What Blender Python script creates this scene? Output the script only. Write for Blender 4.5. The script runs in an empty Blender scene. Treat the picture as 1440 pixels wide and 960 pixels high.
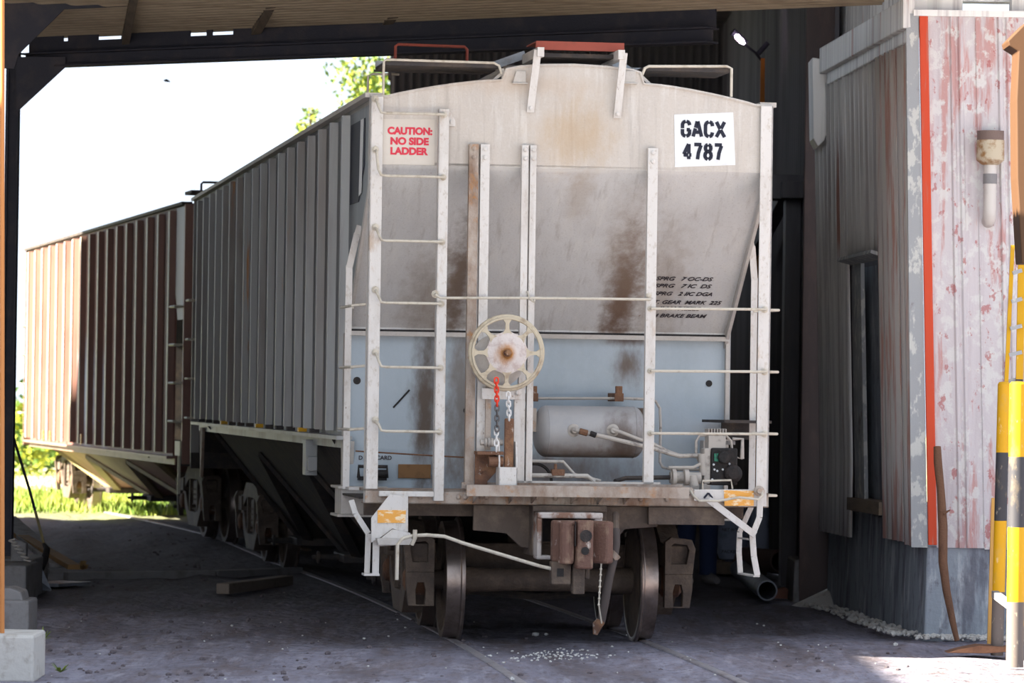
import bpy, bmesh, math, random
from mathutils import Vector, Matrix, noise
R = math.radians
random.seed(7)
S = bpy.context.scene
col = S.collection

# ------------------------------------------------------------ camera
FPX, CAMH = 6000.0, 1.86
PITCH, ROLL = math.atan(82/6000), R(0.82)
_f = Vector((0, math.cos(PITCH), math.sin(PITCH)))
_u0 = Vector((0, -math.sin(PITCH), math.cos(PITCH)))
_r = Vector((1,0,0))*math.cos(ROLL) + _u0*math.sin(ROLL)
_u = _u0*math.cos(ROLL) - Vector((1,0,0))*math.sin(ROLL)
cd = bpy.data.cameras.new('camera'); cam = bpy.data.objects.new('camera', cd); col.objects.link(cam)
cd.sensor_fit = 'HORIZONTAL'; cd.sensor_width = 36; cd.lens = FPX/1440*36
cd.clip_start = 0.5; cd.clip_end = 600
M3 = Matrix((_r, _u, -_f)).transposed()
cam.matrix_world = Matrix.Translation((0,0,CAMH)) @ M3.to_4x4()
cd.dof.use_dof = True; cd.dof.focus_distance = 32.6; cd.dof.aperture_fstop = 4.5
S.camera = cam

# ------------------------------------------------------------ world, sun, exposure
w = bpy.data.worlds.new('world'); S.world = w; w.use_nodes = True
bg = w.node_tree.nodes['Background']
bg.inputs[0].default_value = (0.75, 0.85, 1.0, 1); bg.inputs[1].default_value = 1.38
sl = bpy.data.lights.new('sun', 'SUN'); sl.energy = 40.0; sl.angle = R(0.6); sl.color = (1.0, 0.90, 0.74)
sun = bpy.data.objects.new('sun', sl); col.objects.link(sun)
sun.rotation_euler = Vector((-0.80, -0.22, 0.50)).to_track_quat('Z','Y').to_euler()
S.view_settings.view_transform = 'Standard'; S.view_settings.look = 'None'
S.view_settings.gamma = 1; S.view_settings.use_curve_mapping = False
S.view_settings.exposure = 0.16

# ------------------------------------------------------------ pixel -> place
def ray(x, y): return _f + _r*((x-720)/FPX) + _u*((480-y)/FPX)
def atY(x, y, Y):
    d = ray(x, y); return Vector((0,0,CAMH)) + d*(Y/d.y)
def gnd(x, y, z=0.0):
    d = ray(x, y); return Vector((0,0,CAMH)) + d*((z-CAMH)/d.z)

# ------------------------------------------------------------ materials
def mat(name, base, rough=.65, metal=0.0, grime=None, rust=None, stains=(), bump=.0, bscale=60, bands=None, patch=None, spec=.3, emit=None, streak=None):
    """grime/rust/patch = (colour, amount, scale, (sx,sy,sz), lo, hi); stains = (x,y,z, rx,ry,rz, colour, amount)"""
    m = bpy.data.materials.new(name); m.use_nodes = True
    nt = m.node_tree; N = nt.nodes; L = nt.links
    b = N['Principled BSDF']
    b.inputs['Roughness'].default_value = rough; b.inputs['Metallic'].default_value = metal
    b.inputs['Specular IOR Level'].default_value = spec
    tc = N.new('ShaderNodeTexCoord')
    rgb = N.new('ShaderNodeRGB'); rgb.outputs[0].default_value = (*base, 1); cur = rgb.outputs[0]
    def mix(fac, c, amount=1.0):
        nonlocal cur
        mx = N.new('ShaderNodeMix'); mx.data_type = 'RGBA'
        if amount != 1.0:
            mm = N.new('ShaderNodeMath'); mm.operation = 'MULTIPLY'; L.new(fac, mm.inputs[0]); mm.inputs[1].default_value = amount; fac = mm.outputs[0]
        L.new(fac, mx.inputs['Factor']); L.new(cur, mx.inputs['A'])
        if isinstance(c, tuple): mx.inputs['B'].default_value = (*c, 1)
        else: L.new(c, mx.inputs['B'])
        cur = mx.outputs['Result']
    def nz(scale, st, lo, hi, det=6, rg=.65):
        mp = N.new('ShaderNodeMapping'); mp.inputs['Scale'].default_value = st; L.new(tc.outputs['Object'], mp.inputs[0])
        n = N.new('ShaderNodeTexNoise'); n.inputs['Scale'].default_value = scale; n.inputs['Detail'].default_value = det; n.inputs['Roughness'].default_value = rg
        L.new(mp.outputs[0], n.inputs['Vector'])
        mr = N.new('ShaderNodeMapRange'); mr.inputs[1].default_value = lo; mr.inputs[2].default_value = hi; L.new(n.outputs[0], mr.inputs[0])
        return mr.outputs[0]
    if bands:          # horizontal bands: (axis, [(upto, colour), ...])
        ax, bl = bands
        sp = N.new('ShaderNodeSeparateXYZ'); L.new(tc.outputs['Object'], sp.inputs[0])
        for lim, c in bl:
            g = N.new('ShaderNodeMath'); g.operation = 'GREATER_THAN'; g.inputs[1].default_value = lim; L.new(sp.outputs[ax], g.inputs[0]); mix(g.outputs[0], c)
    for g in (grime, rust, streak):
        if g:
            gs = g if isinstance(g, list) else [g]
            for (c, am, sc, st, lo, hi) in gs: mix(nz(sc, st, lo, hi), c, am)
    for (x,y,z,rx,ry,rz,c,am) in stains:
        mp = N.new('ShaderNodeMapping'); mp.vector_type = 'POINT'
        mp.inputs['Location'].default_value = (-x/rx, -y/ry, -z/rz); mp.inputs['Scale'].default_value = (1/rx, 1/ry, 1/rz)
        L.new(tc.outputs['Object'], mp.inputs[0])
        ln = N.new('ShaderNodeVectorMath'); ln.operation = 'LENGTH'; L.new(mp.outputs[0], ln.inputs[0])
        n = nz(9, (1,1,.45), .3, .75)
        ad = N.new('ShaderNodeMath'); ad.operation = 'MULTIPLY_ADD'; L.new(n, ad.inputs[0]); ad.inputs[1].default_value = -.8; L.new(ln.outputs['Value'], ad.inputs[2])
        mr = N.new('ShaderNodeMapRange'); mr.interpolation_type = 'SMOOTHSTEP'
        mr.inputs[1].default_value = 1.0; mr.inputs[2].default_value = -.25; L.new(ad.outputs[0], mr.inputs[0])
        mix(mr.outputs[0], c, am)
    L.new(cur, b.inputs['Base Color'])
    if bump:
        n = N.new('ShaderNodeTexNoise'); n.inputs['Scale'].default_value = bscale; n.inputs['Detail'].default_value = 5
        L.new(tc.outputs['Object'], n.inputs['Vector'])
        bp = N.new('ShaderNodeBump'); bp.inputs['Strength'].default_value = bump; bp.inputs['Distance'].default_value = .02 if bump < 1 else .07
        L.new(n.outputs[0], bp.inputs['Height']); L.new(bp.outputs[0], b.inputs['Normal'])
    if emit:
        b.inputs['Emission Color'].default_value = (*emit[0], 1); b.inputs['Emission Strength'].default_value = emit[1]
    return m
BR = (.10,.045,.02); RUST = (.20,.085,.03)
M = {}
GREY = (.50,.465,.43)
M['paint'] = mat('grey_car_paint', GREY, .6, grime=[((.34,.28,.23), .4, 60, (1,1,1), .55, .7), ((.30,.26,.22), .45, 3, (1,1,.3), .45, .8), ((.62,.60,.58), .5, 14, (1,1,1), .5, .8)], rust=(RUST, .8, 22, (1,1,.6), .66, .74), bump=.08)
M['rustpaint'] = mat('rusty_grey_paint', (.40,.34,.29), .7, grime=[((.17,.09,.05), .85, 5, (1,1,.5), .42, .66)], rust=((.38,.17,.05), .8, 9, (1,1,1), .55, .7), bump=.2)
M['whitepaint'] = mat('pale_post_paint', (.62,.59,.56), .55, grime=[((.36,.29,.22), .45, 40, (1,1,.6), .55, .68), ((.40,.27,.17), .6, 7, (1,1,.35), .60, .70), ((.34,.28,.23), .5, 6, (1,1,.25), .5, .75)], rust=((.16,.09,.05), .8, 30, (1,1,.4), .66, .72), bump=.05)
M['endsheet'] = mat('end_sheet_paint', (.53,.48,.43), .6,
    grime=[((.42,.38,.35), .5, 2.2, (1,1,.4), .4, .75), ((.60,.57,.55), .5, 30, (1,1,1), .5, .8)],
    rust=(RUST, .8, 7, (1,1,1), .70, .75),
    stains=[(.02,0,3.85,.32,3,.30,(.42,.28,.14),.55), (-.35,0,4.22,.7,3,.09,(.45,.34,.25),.4),
            (.60,1.1,2.62,.15,3,.62,(.13,.065,.035),.95), (.88,1.1,2.75,.22,3,.5,(.25,.17,.11),.45), (.55,1.1,3.0,.2,3,.5,(.28,.21,.16),.5),
            (-.70,1.1,2.72,.14,3,.62,(.13,.08,.05),.9), (-.92,1.1,2.6,.22,3,.45,(.24,.18,.13),.6), (-.1,0,3.585,1.3,.05,.022,(.72,.70,.66),.7),
            (.10,.5,3.42,.12,3,.2,(.33,.25,.18),.4)],
    streak=[((.66,.64,.61), .6, 12, (1,.3,.10), .52, .68), ((.33,.29,.26), .45, 10, (1.3,.3,.09), .55, .70), ((.30,.26,.23), .35, 70, (1,1,1), .55, .7)], bump=.10)
M['slope'] = mat('slope_sheet_lit_paint', (.62,.61,.60), .6,  # lighter copy of the end sheet paint, missing ground bounce painted in
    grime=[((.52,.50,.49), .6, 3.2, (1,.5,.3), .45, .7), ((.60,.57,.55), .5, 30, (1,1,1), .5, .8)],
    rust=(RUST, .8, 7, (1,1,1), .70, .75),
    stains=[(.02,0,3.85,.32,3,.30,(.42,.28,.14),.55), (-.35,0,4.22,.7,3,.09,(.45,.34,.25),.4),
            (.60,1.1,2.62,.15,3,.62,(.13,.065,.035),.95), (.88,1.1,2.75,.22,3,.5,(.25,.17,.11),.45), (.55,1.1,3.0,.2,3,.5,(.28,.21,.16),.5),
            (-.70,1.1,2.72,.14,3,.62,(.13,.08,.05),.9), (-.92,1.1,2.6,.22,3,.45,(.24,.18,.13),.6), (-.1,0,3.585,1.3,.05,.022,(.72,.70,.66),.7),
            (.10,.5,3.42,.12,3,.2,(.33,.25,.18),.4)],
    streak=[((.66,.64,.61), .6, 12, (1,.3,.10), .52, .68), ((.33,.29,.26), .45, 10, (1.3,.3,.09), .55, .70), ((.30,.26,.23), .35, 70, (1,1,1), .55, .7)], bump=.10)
M['lowpanel'] = mat('blue_shade_panel_paint', (.41,.47,.52), .55,  # cool shade and reflection tint painted into the panel colour
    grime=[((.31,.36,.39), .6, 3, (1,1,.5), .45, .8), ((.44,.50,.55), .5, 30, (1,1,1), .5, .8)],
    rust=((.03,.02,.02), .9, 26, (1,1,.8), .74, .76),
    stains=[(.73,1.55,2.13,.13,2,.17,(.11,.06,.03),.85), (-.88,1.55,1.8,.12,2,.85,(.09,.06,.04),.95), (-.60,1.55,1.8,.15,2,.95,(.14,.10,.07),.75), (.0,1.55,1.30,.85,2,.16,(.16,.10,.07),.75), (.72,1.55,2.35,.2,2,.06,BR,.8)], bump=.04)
M['side'] = mat('weathered_shaded_side', (.17,.185,.195), .5,  # weathered grey, with the shade between the ribs put into a darker base
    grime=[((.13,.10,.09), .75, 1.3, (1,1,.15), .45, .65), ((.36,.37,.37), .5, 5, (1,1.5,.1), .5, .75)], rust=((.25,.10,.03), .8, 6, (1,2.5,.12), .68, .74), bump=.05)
M['rib'] = mat('weathered_rib_paint', (.36,.37,.37), .5,
    grime=[((.17,.12,.10), .75, 1.1, (1,1,.12), .48, .68)], rust=((.42,.17,.03), .9, 5, (1,3,.10), .66, .72), bump=.05)
M['dark'] = mat('dark_underframe_steel', (.045,.04,.04), .75, grime=((.11,.08,.06), .7, 6, (1,1,1), .45, .7), bump=.25)
M['truck'] = mat('brown_truck_casting', (.105,.078,.062), .7, grime=[((.20,.15,.11), .7, 7, (1,1,1), .45, .7), ((.04,.03,.03), .7, 3, (1,1,1), .5, .7)], bump=.4, bscale=40)
M['tread'] = mat('polished_wheel_tread', (.33,.27,.24), .30, .85, grime=((.09,.06,.05), .7, 5, (1,1,1), .45, .7))
M['rusty'] = mat('rusty_iron', (.17,.085,.05), .75, grime=[((.30,.16,.08), .7, 8, (1,1,1), .5, .68), ((.06,.035,.03), .8, 5, (1,1,1), .5, .7)], rust=((.55,.50,.46), .7, 12, (1,1,.6), .62, .68), bump=.35)
M['coupler'] = mat('worn_coupler_iron', (.15,.08,.06), .6, grime=[((.32,.22,.15), .7, 9, (1,1,.6), .52, .66)], rust=((.66,.58,.52), .8, 8, (1,1,.5), .62, .68), bump=.35)
M['striker'] = mat('pale_striker_paint', (.50,.45,.42), .6, grime=[((.20,.09,.05), .9, 6, (1,1,1), .48, .58)], bump=.2)
M['wheelpaint'] = mat('brake_wheel_paint', (.50,.43,.32), .6, grime=((.25,.17,.11), .7, 12, (1,1,1), .5, .68), bump=.1)
M['hubpaint'] = mat('brake_wheel_hub_paint', (.58,.52,.49), .65, grime=[((.40,.30,.27), .7, 16, (1,1,1), .48, .65)], stains=[(-.533,-.4,2.205,.075,2,.075,(.42,.17,.02),1.0), (-.533,-.4,2.205,.035,2,.035,(.05,.02,.02),1.0)], bump=.2)
M['placard'] = mat('white_placard_paint', (.70,.71,.72), .55, grime=((.55,.54,.52), .5, 8, (1,1,1), .55, .75))
M['caution'] = mat('caution_panel_paint', (.60,.55,.49), .55, grime=((.5,.44,.38), .5, 6, (1,1,1), .5, .75))
M['redink'] = mat('red_lettering', (.62,.04,.07), .6)
M['ink'] = mat('black_stencil_ink', (.012,.014,.03), .6)
M['ink2'] = mat('faded_stencil_ink', (.045,.035,.04), .7)
M['orange'] = mat('orange_reflector', (.75,.33,.03), .35, grime=((.85,.72,.5), .8, 22, (.6,1,1.6), .52, .6), spec=.6)
M['brownplate'] = mat('brown_rusty_plate', (.23,.12,.05), .7, grime=((.14,.07,.03), .7, 12, (1,1,1), .5, .7))
M['tank'] = mat('grey_tank_paint', (.36,.355,.36), .4, grime=[((.46,.44,.43), .6, 4, (1,1,1), .45, .7)], stains=[(.52,.7,1.55,.18,2,.25,(.09,.05,.03),.8), (.15,.7,1.42,.6,2,.1,(.15,.09,.06),.7)], spec=.5, bump=.04)
M['pipe'] = mat('dirty_pipe_paint', (.46,.42,.38), .5, grime=((.10,.08,.07), .8, 9, (1,1,1), .55, .7))
M['rung'] = mat('worn_rung_paint', (.55,.50,.42), .55, grime=((.28,.22,.15), .7, 14, (1,1,1), .5, .72))
M['redchain'] = mat('red_painted_chain', (.75,.05,.02), .5)
M['darkchain'] = mat('bare_steel_chain', (.13,.12,.12), .45, .5)
M['whitechain'] = mat('white_painted_chain', (.72,.70,.68), .5)
M['green'] = mat('green_valve_tag', (.02,.25,.14), .4, grime=((.02,.05,.05), .8, 20, (1,1,1), .5, .6))
M['black'] = mat('black_grease', (.018,.016,.016), .6, grime=((.07,.05,.045), .7, 8, (1,1,1), .5, .7), bump=.3)
M['board'] = mat('walkway_galvanised', (.36,.38,.40), .5, .3, grime=((.2,.17,.13), .6, 8, (1,1,1), .5, .7))
M['redrail'] = mat('red_painted_handrail', (.26,.055,.035), .6, grime=((.18,.05,.03), .6, 12, (1,1,1), .5, .7))
# second car
M['brown'] = mat('maroon_side_paint', (.19,.075,.06), .55, grime=[((.08,.04,.04), .7, 2, (1,1,.2), .45, .7), ((.28,.14,.10), .5, 5, (1,1,.12), .5, .75)],
    stains=[(-1.5,9.6,1.75,.5,1.1,.8,(.50,.54,.68),1.0), (-1.5,7.6,1.6,.5,.5,.7,(.30,.34,.45),.8)], bump=.05)
M['brownrib'] = mat('maroon_rib_paint', (.30,.165,.13), .5, grime=((.12,.06,.05), .6, 2, (1,1,.2), .5, .7))
M['ribcap'] = mat('pale_rib_edge', (.55,.52,.42), .5)
M['patch'] = mat('pale_lit_patch', (.40,.40,.46), .5, grime=((.25,.2,.24), .6, 3, (1,3,.1), .5, .7))  # light on the near wing plate put into a paler colour
M['slope2'] = mat('yellow_bounce_chute', (.30,.24,.11), .6, grime=((.16,.12,.08), .7, 3, (1,1,1), .5, .7))  # yellow light off the grass painted into the chute ribs
# setting
M['wallr'] = mat('dark_corrugated_sheet', (.20,.19,.20), .65, .1, grime=[((.08,.075,.08), .7, 1.2, (1,1,.15), .45, .65), ((.16,.13,.11), .4, 3, (1,1,.1), .55, .75)])
M['shedsteel'] = mat('dark_portal_steel', (.045,.045,.06), .7, grime=((.10,.08,.08), .6, 4, (1,1,1), .5, .7), bump=.1)
M['palewall'] = mat('pale_bounce_wall', (.62,.60,.56), .7)  # light tone for the added walls, meant to bounce light
M['roofsheet'] = mat('tan_corrugated_roof', (.52,.42,.30), .6, .1, grime=[((.30,.22,.15), .7, 1.6, (.2,3,1), .45, .7)])
M['timber'] = mat('weathered_timber', (.25,.19,.14), .85, grime=((.12,.09,.07), .7, 6, (3,.3,3), .45, .7), bump=.3)
M['galv'] = mat('galvanised_corrugated', (.84,.82,.79), .5, .15, grime=[((.42,.38,.38), .75, 3, (2.5,3.2,.07), .47, .60), ((.70,.70,.66), .8, 4, (2.5,2.6,.08), .54, .62)], rust=((.40,.13,.07), .75, 2.3, (2.2,2.4,.10), .61, .67), bump=.05)
M['galvred'] = mat('galvanised_red_streaked', (.70,.64,.60), .55, .1, grime=[((.55,.22,.15), .7, 5, (3,3,.14), .50, .60), ((.68,.66,.60), .8, 5, (2.5,2.5,.16), .56, .63)], bump=.08)
M['frontsheet'] = mat('flaking_pink_sheet', (.60,.55,.56), .6, grime=[((.50,.20,.17), .7, 2.6, (2.2,1,.22), .54, .60), ((.44,.36,.38), .6, 3.5, (3,1,.14), .5, .7), ((.66,.64,.62), .9, 9, (1,1,.7), .52, .58)], rust=((.42,.10,.09), .7, 11, (1,1,.6), .60, .64), bump=.12)
M['redstrip'] = mat('red_corner_strip', (.62,.07,.025), .6, grime=((.42,.20,.15), .7, 5, (3,3,.2), .55, .66))
M['trimgrey'] = mat('peeling_grey_trim', (.36,.37,.38), .65, grime=[((.60,.60,.56), .9, 10, (1,1,.5), .53, .58), ((.16,.12,.11), .8, 3, (1,1,.6), .62, .68)], bump=.1)
M['conc'] = mat('stained_concrete', (.30,.33,.37), .85, grime=[((.52,.54,.57), .8, 4, (1.5,1.5,.35), .52, .62), ((.13,.13,.16), .8, 3, (1.5,1.5,.3), .50, .62), ((.12,.11,.13), .6, 12, (1,1,.5), .56, .66)], bump=.35, bscale=25)
M['concpale'] = mat('pale_concrete', (.52,.50,.47), .85, grime=[((.25,.20,.16), .8, 6, (1,1,1), .52, .68)], bump=.35, bscale=20)
M['concgrey'] = mat('grey_concrete', (.24,.23,.23), .9, grime=[((.14,.12,.11), .8, 6, (1,1,1), .5, .7)], bump=.4, bscale=20)
YEL = (.62,.33,.006); BLK = (.045,.045,.052)
M['yellow'] = mat('yellow_safety_paint', YEL, .5, grime=((.45,.25,.04), .6, 9, (1,1,.5), .55, .72))
M['vest'] = mat('ochre_rail_paint', (.55,.30,.08), .6)
M['orangepost'] = mat('orange_painted_pole', (.50,.20,.06), .5)
M['orangewood'] = mat('orange_timber_pole', (.42,.14,.015), .6, grime=((.2,.07,.02), .6, 9, (1,1,.4), .5, .65))
M['stick'] = mat('dry_branch_bark', (.17,.085,.05), .85, grime=((.09,.045,.03), .7, 10, (1,1,.3), .5, .7), bump=.4)
M['rail'] = mat('rail_steel', (.42,.40,.43), .4, .4, grime=((.16,.12,.11), .7, 5, (1,1,1), .5, .7))
M['jeans'] = mat('dark_blue_denim', (.04,.06,.14), .85, bump=.1)
M['shirt'] = mat('dark_work_shirt', (.05,.06,.09), .85)
M['skin'] = mat('skin', (.35,.20,.13), .55)
M['hair'] = mat('black_hair', (.01,.008,.008), .6)
M['shoe'] = mat('dusty_boot_leather', (.34,.31,.31), .8)
M['sack'] = mat('pale_blue_sack', (.42,.48,.62), .7, grime=((.10,.13,.20), .6, 6, (1,1,1), .5, .7))
M['leaf'] = mat('sunlit_leaf', (.09,.16,.025), .6); M['leafy'] = mat('yellow_green_leaf', (.28,.31,.03), .6)
M['bark'] = mat('tree_bark', (.10,.07,.05), .9)
M['grass'] = mat('green_grass_blades', (.14,.24,.04), .7, grime=((.30,.32,.05), .8, .35, (1,1,1), .45, .6))
M['bird'] = mat('dark_bird_feathers', (.02,.02,.03), .7)
M['stone'] = mat('pale_stone', (.55,.54,.52), .9, bump=.2)
M['brick'] = mat('broken_brick', (.22,.10,.07), .9, bump=.3)
M['hose'] = mat('rubber_hose', (.075,.06,.055), .75, bump=.1)
M['lampglow'] = mat('lit_lamp_tube', (1,.9,1), .4, emit=((1,.78,1), 14.0))
M['hood'] = mat('brown_spout_paint', (.075,.036,.016), .6)

# ground material : colour zones by depth
def ground_mat():
    m = mat('yard_ground', (.20,.19,.235), .9,
        grime=[((.30,.29,.36), .8, .9, (1,.2,1), .40, .64), ((.10,.08,.085), .8, 1.2, (1,.16,1), .46, .68), ((.15,.11,.10), .6, 5, (1,.15,1), .48, .68), ((.40,.39,.46), .6, 9.0, (1,.14,1), .52, .72), ((.09,.075,.085), .6, 22, (1,.2,1), .52, .68)], bump=1.0, bscale=7)
    nt = m.node_tree; N = nt.nodes; L = nt.links; b = N['Principled BSDF']
    src = b.inputs['Base Color'].links[0].from_socket
    tc = N.new('ShaderNodeTexCoord'); sp = N.new('ShaderNodeSeparateXYZ'); L.new(tc.outputs['Object'], sp.inputs[0])
    n = N.new('ShaderNodeTexNoise'); n.inputs['Scale'].default_value = .8; n.inputs['Detail'].default_value = 6; L.new(tc.outputs['Object'], n.inputs['Vector'])
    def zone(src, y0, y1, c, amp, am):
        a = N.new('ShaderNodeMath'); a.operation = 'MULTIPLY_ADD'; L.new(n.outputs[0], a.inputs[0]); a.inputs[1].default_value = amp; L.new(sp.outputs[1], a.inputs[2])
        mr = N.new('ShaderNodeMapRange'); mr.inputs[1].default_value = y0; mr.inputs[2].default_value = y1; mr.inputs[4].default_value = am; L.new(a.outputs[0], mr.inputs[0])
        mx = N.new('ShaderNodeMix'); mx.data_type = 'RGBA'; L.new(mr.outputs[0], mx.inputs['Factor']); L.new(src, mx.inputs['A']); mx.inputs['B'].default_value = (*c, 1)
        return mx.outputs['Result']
    s = zone(src, 28.5, 23.5, (.55,.53,.52), 4, .9)  # foreground paled to bounce light up onto the car end
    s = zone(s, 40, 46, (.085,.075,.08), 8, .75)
    s = zone(s, 63, 70, (.20,.24,.05), 8, .9)
    s = zone(s, 76, 84, (.50,.48,.30), 6, 1)  # far ground paled, full sun put into its colour
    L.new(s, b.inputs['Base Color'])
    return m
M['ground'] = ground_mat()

# ------------------------------------------------------------ mesh builder
def frame(d):
    d = d.normalized(); up = Vector((0,0,1)) if abs(d.z) < .9 else Vector((0,1,0))
    s = d.cross(up).normalized(); return s, s.cross(d).normalized()
class MB:
    def __init__(s): s.v = []; s.f = []
    def add(s, vs, fs):
        o = len(s.v); s.v += [tuple(v) for v in vs]; s.f += [tuple(i+o for i in f) for f in fs]; return s
    def box(s, a, b):
        x0,x1 = sorted((a[0],b[0])); y0,y1 = sorted((a[1],b[1])); z0,z1 = sorted((a[2],b[2]))
        return s.add([(x0,y0,z0),(x1,y0,z0),(x1,y1,z0),(x0,y1,z0),(x0,y0,z1),(x1,y0,z1),(x1,y1,z1),(x0,y1,z1)],
            [(0,3,2,1),(4,5,6,7),(0,1,5,4),(1,2,6,5),(2,3,7,6),(3,0,4,7)])
    def bar(s, p, q, wd, th, up=None):
        p = Vector(p); q = Vector(q); d = (q-p).normalized()
        if up is None: a, b = frame(d)
        else:
            a = d.cross(Vector(up)).normalized(); b = a.cross(d).normalized()
        a = a*wd/2; b = b*th/2
        vs = [p-a-b,p+a-b,p+a+b,p-a+b,q-a-b,q+a-b,q+a+b,q-a+b]
        return s.add(vs, [(0,1,2,3),(7,6,5,4),(0,4,5,1),(1,5,6,2),(2,6,7,3),(3,7,4,0)])
    def tube(s, pts, r, n=8, closed=False, cap=True):
        pts = [Vector(p) for p in pts]; k = len(pts); rs = r if isinstance(r, (list,tuple)) else [r]*k
        vs = []; prev = None
        for i, p in enumerate(pts):
            if closed: d = pts[(i+1)%k]-pts[i-1]
            else: d = pts[min(i+1,k-1)]-pts[max(i-1,0)]
            d.normalize()
            if prev is None: a, b = frame(d)
            else:
                a = (prev - d*prev.dot(d)).normalized(); b = a.cross(d).normalized()
            prev = a
            for j in range(n):
                t = 2*math.pi*j/n; vs.append(p + (a*math.cos(t)+b*math.sin(t))*rs[i])
        fs = []
        for i in range(k if closed else k-1):
            for j in range(n):
                i2 = (i+1)%k; fs.append((i*n+j, i*n+(j+1)%n, i2*n+(j+1)%n, i2*n+j))
        if cap and not closed: fs += [tuple(range(n))[::-1], tuple(range((k-1)*n, k*n))]
        return s.add(vs, fs)
    def cyl(s, p, q, r, n=16): return s.tube([p,q], r, n)
    def lathe(s, prof, o, axis, n=32, closed=False):
        """prof = [(along, radius)]"""
        o = Vector(o); ax = Vector(axis).normalized(); a, b = frame(ax); vs = []
        for (h, r) in prof:
            for j in range(n):
                t = 2*math.pi*j/n; vs.append(o + ax*h + (a*math.cos(t)+b*math.sin(t))*r)
        k = len(prof); fs = []
        for i in range(k if closed else k-1):
            i2 = (i+1)%k
            for j in range(n): fs.append((i*n+j, i*n+(j+1)%n, i2*n+(j+1)%n, i2*n+j))
        if not closed: fs += [tuple(range(n))[::-1], tuple(range((k-1)*n, k*n))]
        return s.add(vs, fs)
    def prism(s, poly, fn, d0, d1):
        """poly 2-D outline, fn(u,v,d) -> point"""
        k = len(poly); vs = [fn(u,v,d0) for u,v in poly]+[fn(u,v,d1) for u,v in poly]
        fs = [tuple(range(k))[::-1], tuple(range(k,2*k))]+[(i,(i+1)%k,k+(i+1)%k,k+i) for i in range(k)]
        return s.add(vs, fs)
    def link(s, c, d, n_, L, wd, r):      # chain link: long axis d, flat normal n_
        c = Vector(c); d = Vector(d).normalized(); n_ = Vector(n_).normalized(); e = d.cross(n_)
        pts = []
        for i in range(12):
            t = 2*math.pi*i/12; cx = math.cos(t); sx = math.sin(t)
            pts.append(c + e*(wd*cx) + d*(wd*sx + (L-wd)*(1 if sx > 0.01 else -1 if sx < -.01 else 0)))
        return s.tube(pts, r, 6, closed=True)
    def build(s, name, m, parent=None, bevel=0, smooth=False, kind=None, solid=0):
        me = bpy.data.meshes.new(name); me.from_pydata(s.v, [], s.f)
        bm = bmesh.new(); bm.from_mesh(me); bmesh.ops.recalc_face_normals(bm, faces=bm.faces); bm.to_mesh(me); bm.free()
        me.materials.append(M[m] if isinstance(m, str) else m)
        if smooth:
            for p in me.polygons: p.use_smooth = True
            try: me.set_sharp_from_angle(angle=R(38))
            except Exception: pass
        o = bpy.data.objects.new(name, me); col.objects.link(o)
        if parent: o.parent = parent
        if solid:
            sm = o.modifiers.new('solid', 'SOLIDIFY'); sm.thickness = solid; sm.offset = 0
        if bevel:
            b = o.modifiers.new('bevel', 'BEVEL'); b.width = bevel; b.segments = 2; b.limit_method = 'ANGLE'; b.angle_limit = R(50)
        if kind: o['kind'] = kind
        return o
def tag(o, label, cat, group=None, kind=None):
    o['label'] = label; o['category'] = cat
    if group: o['group'] = group
    if kind: o['kind'] = kind
    return o
def empty(name, loc, rz, label, cat, group=None):
    o = bpy.data.objects.new(name, None); col.objects.link(o); o.location = loc; o.rotation_euler = (0,0,rz)
    o.empty_display_size = .2
    return tag(o, label, cat, group)
def text(name, body, size, m, parent, origin, xdir, ydir, depth=.002, offset=0.0, shear=0.0, align='LEFT', spacing=1.0, line=1.0):
    cu = bpy.data.curves.new(name, 'FONT'); cu.body = body; cu.size = size; cu.extrude = depth; cu.offset = offset; cu.shear = shear
    cu.align_x = align; cu.space_character = spacing; cu.space_line = line
    tmp = bpy.data.objects.new(name, cu); col.objects.link(tmp)
    bpy.context.view_layer.update()
    me = bpy.data.meshes.new_from_object(tmp.evaluated_get(bpy.context.evaluated_depsgraph_get()))
    bpy.data.objects.remove(tmp)
    x = Vector(xdir).normalized(); y = Vector(ydir).normalized(); z = x.cross(y)
    T = Matrix((x,y,z)).transposed().to_4x4(); T.translation = Vector(origin)
    me.transform(T); me.materials.clear(); me.materials.append(M[m])
    o = bpy.data.objects.new(name, me); col.objects.link(o); o.parent = parent
    return o
def corr(P0, P1, z0, z1, pitch, amp, out, nz=1, zf=None):
    """vertical corrugated sheet along P0->P1 (xy); out = unit normal; zf(u,z)->extra xy offset"""
    P0 = Vector((*P0[:2],0)); P1 = Vector((*P1[:2],0)); Lg = (P1-P0).length; n = max(4, int(Lg/pitch*6)); b = MB(); vs = []; fs = []
    for i in range(n+1):
        u = i/n; a = amp*math.sin(2*math.pi*u*Lg/pitch); p = P0.lerp(P1, u) + Vector(out)*a
        for k in range(nz+1):
            t = k/nz; za = z0(u) if callable(z0) else z0; zb = z1(u) if callable(z1) else z1; z = za+(zb-za)*t
            q = Vector((p.x,p.y,z))
            if zf: q += zf(u, z)
            vs.append(q)
    for i in range(n):
        for k in range(nz):
            a = i*(nz+1)+k; fs.append((a,a+1,a+nz+2,a+nz+1))
    b.add(vs, fs); return b

# ------------------------------------------------------------ track
def head(Y): return R(5.6 + .24*(Y-29))
TX = {}
def track_x(Y):
    # centre line, anchored under the front axle
    x = .295; y = 33.45; st = .25 if Y > y else -.25
    while abs(Y-y) > 1e-6:
        h = st if abs(Y-y) > abs(st) else Y-y
        x -= math.tan(head(y+h/2))*h; y += h
    return x
def zr(Y): return 0.0 if Y < 48 else .10*min(1, (Y-48)/6.0)

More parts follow.
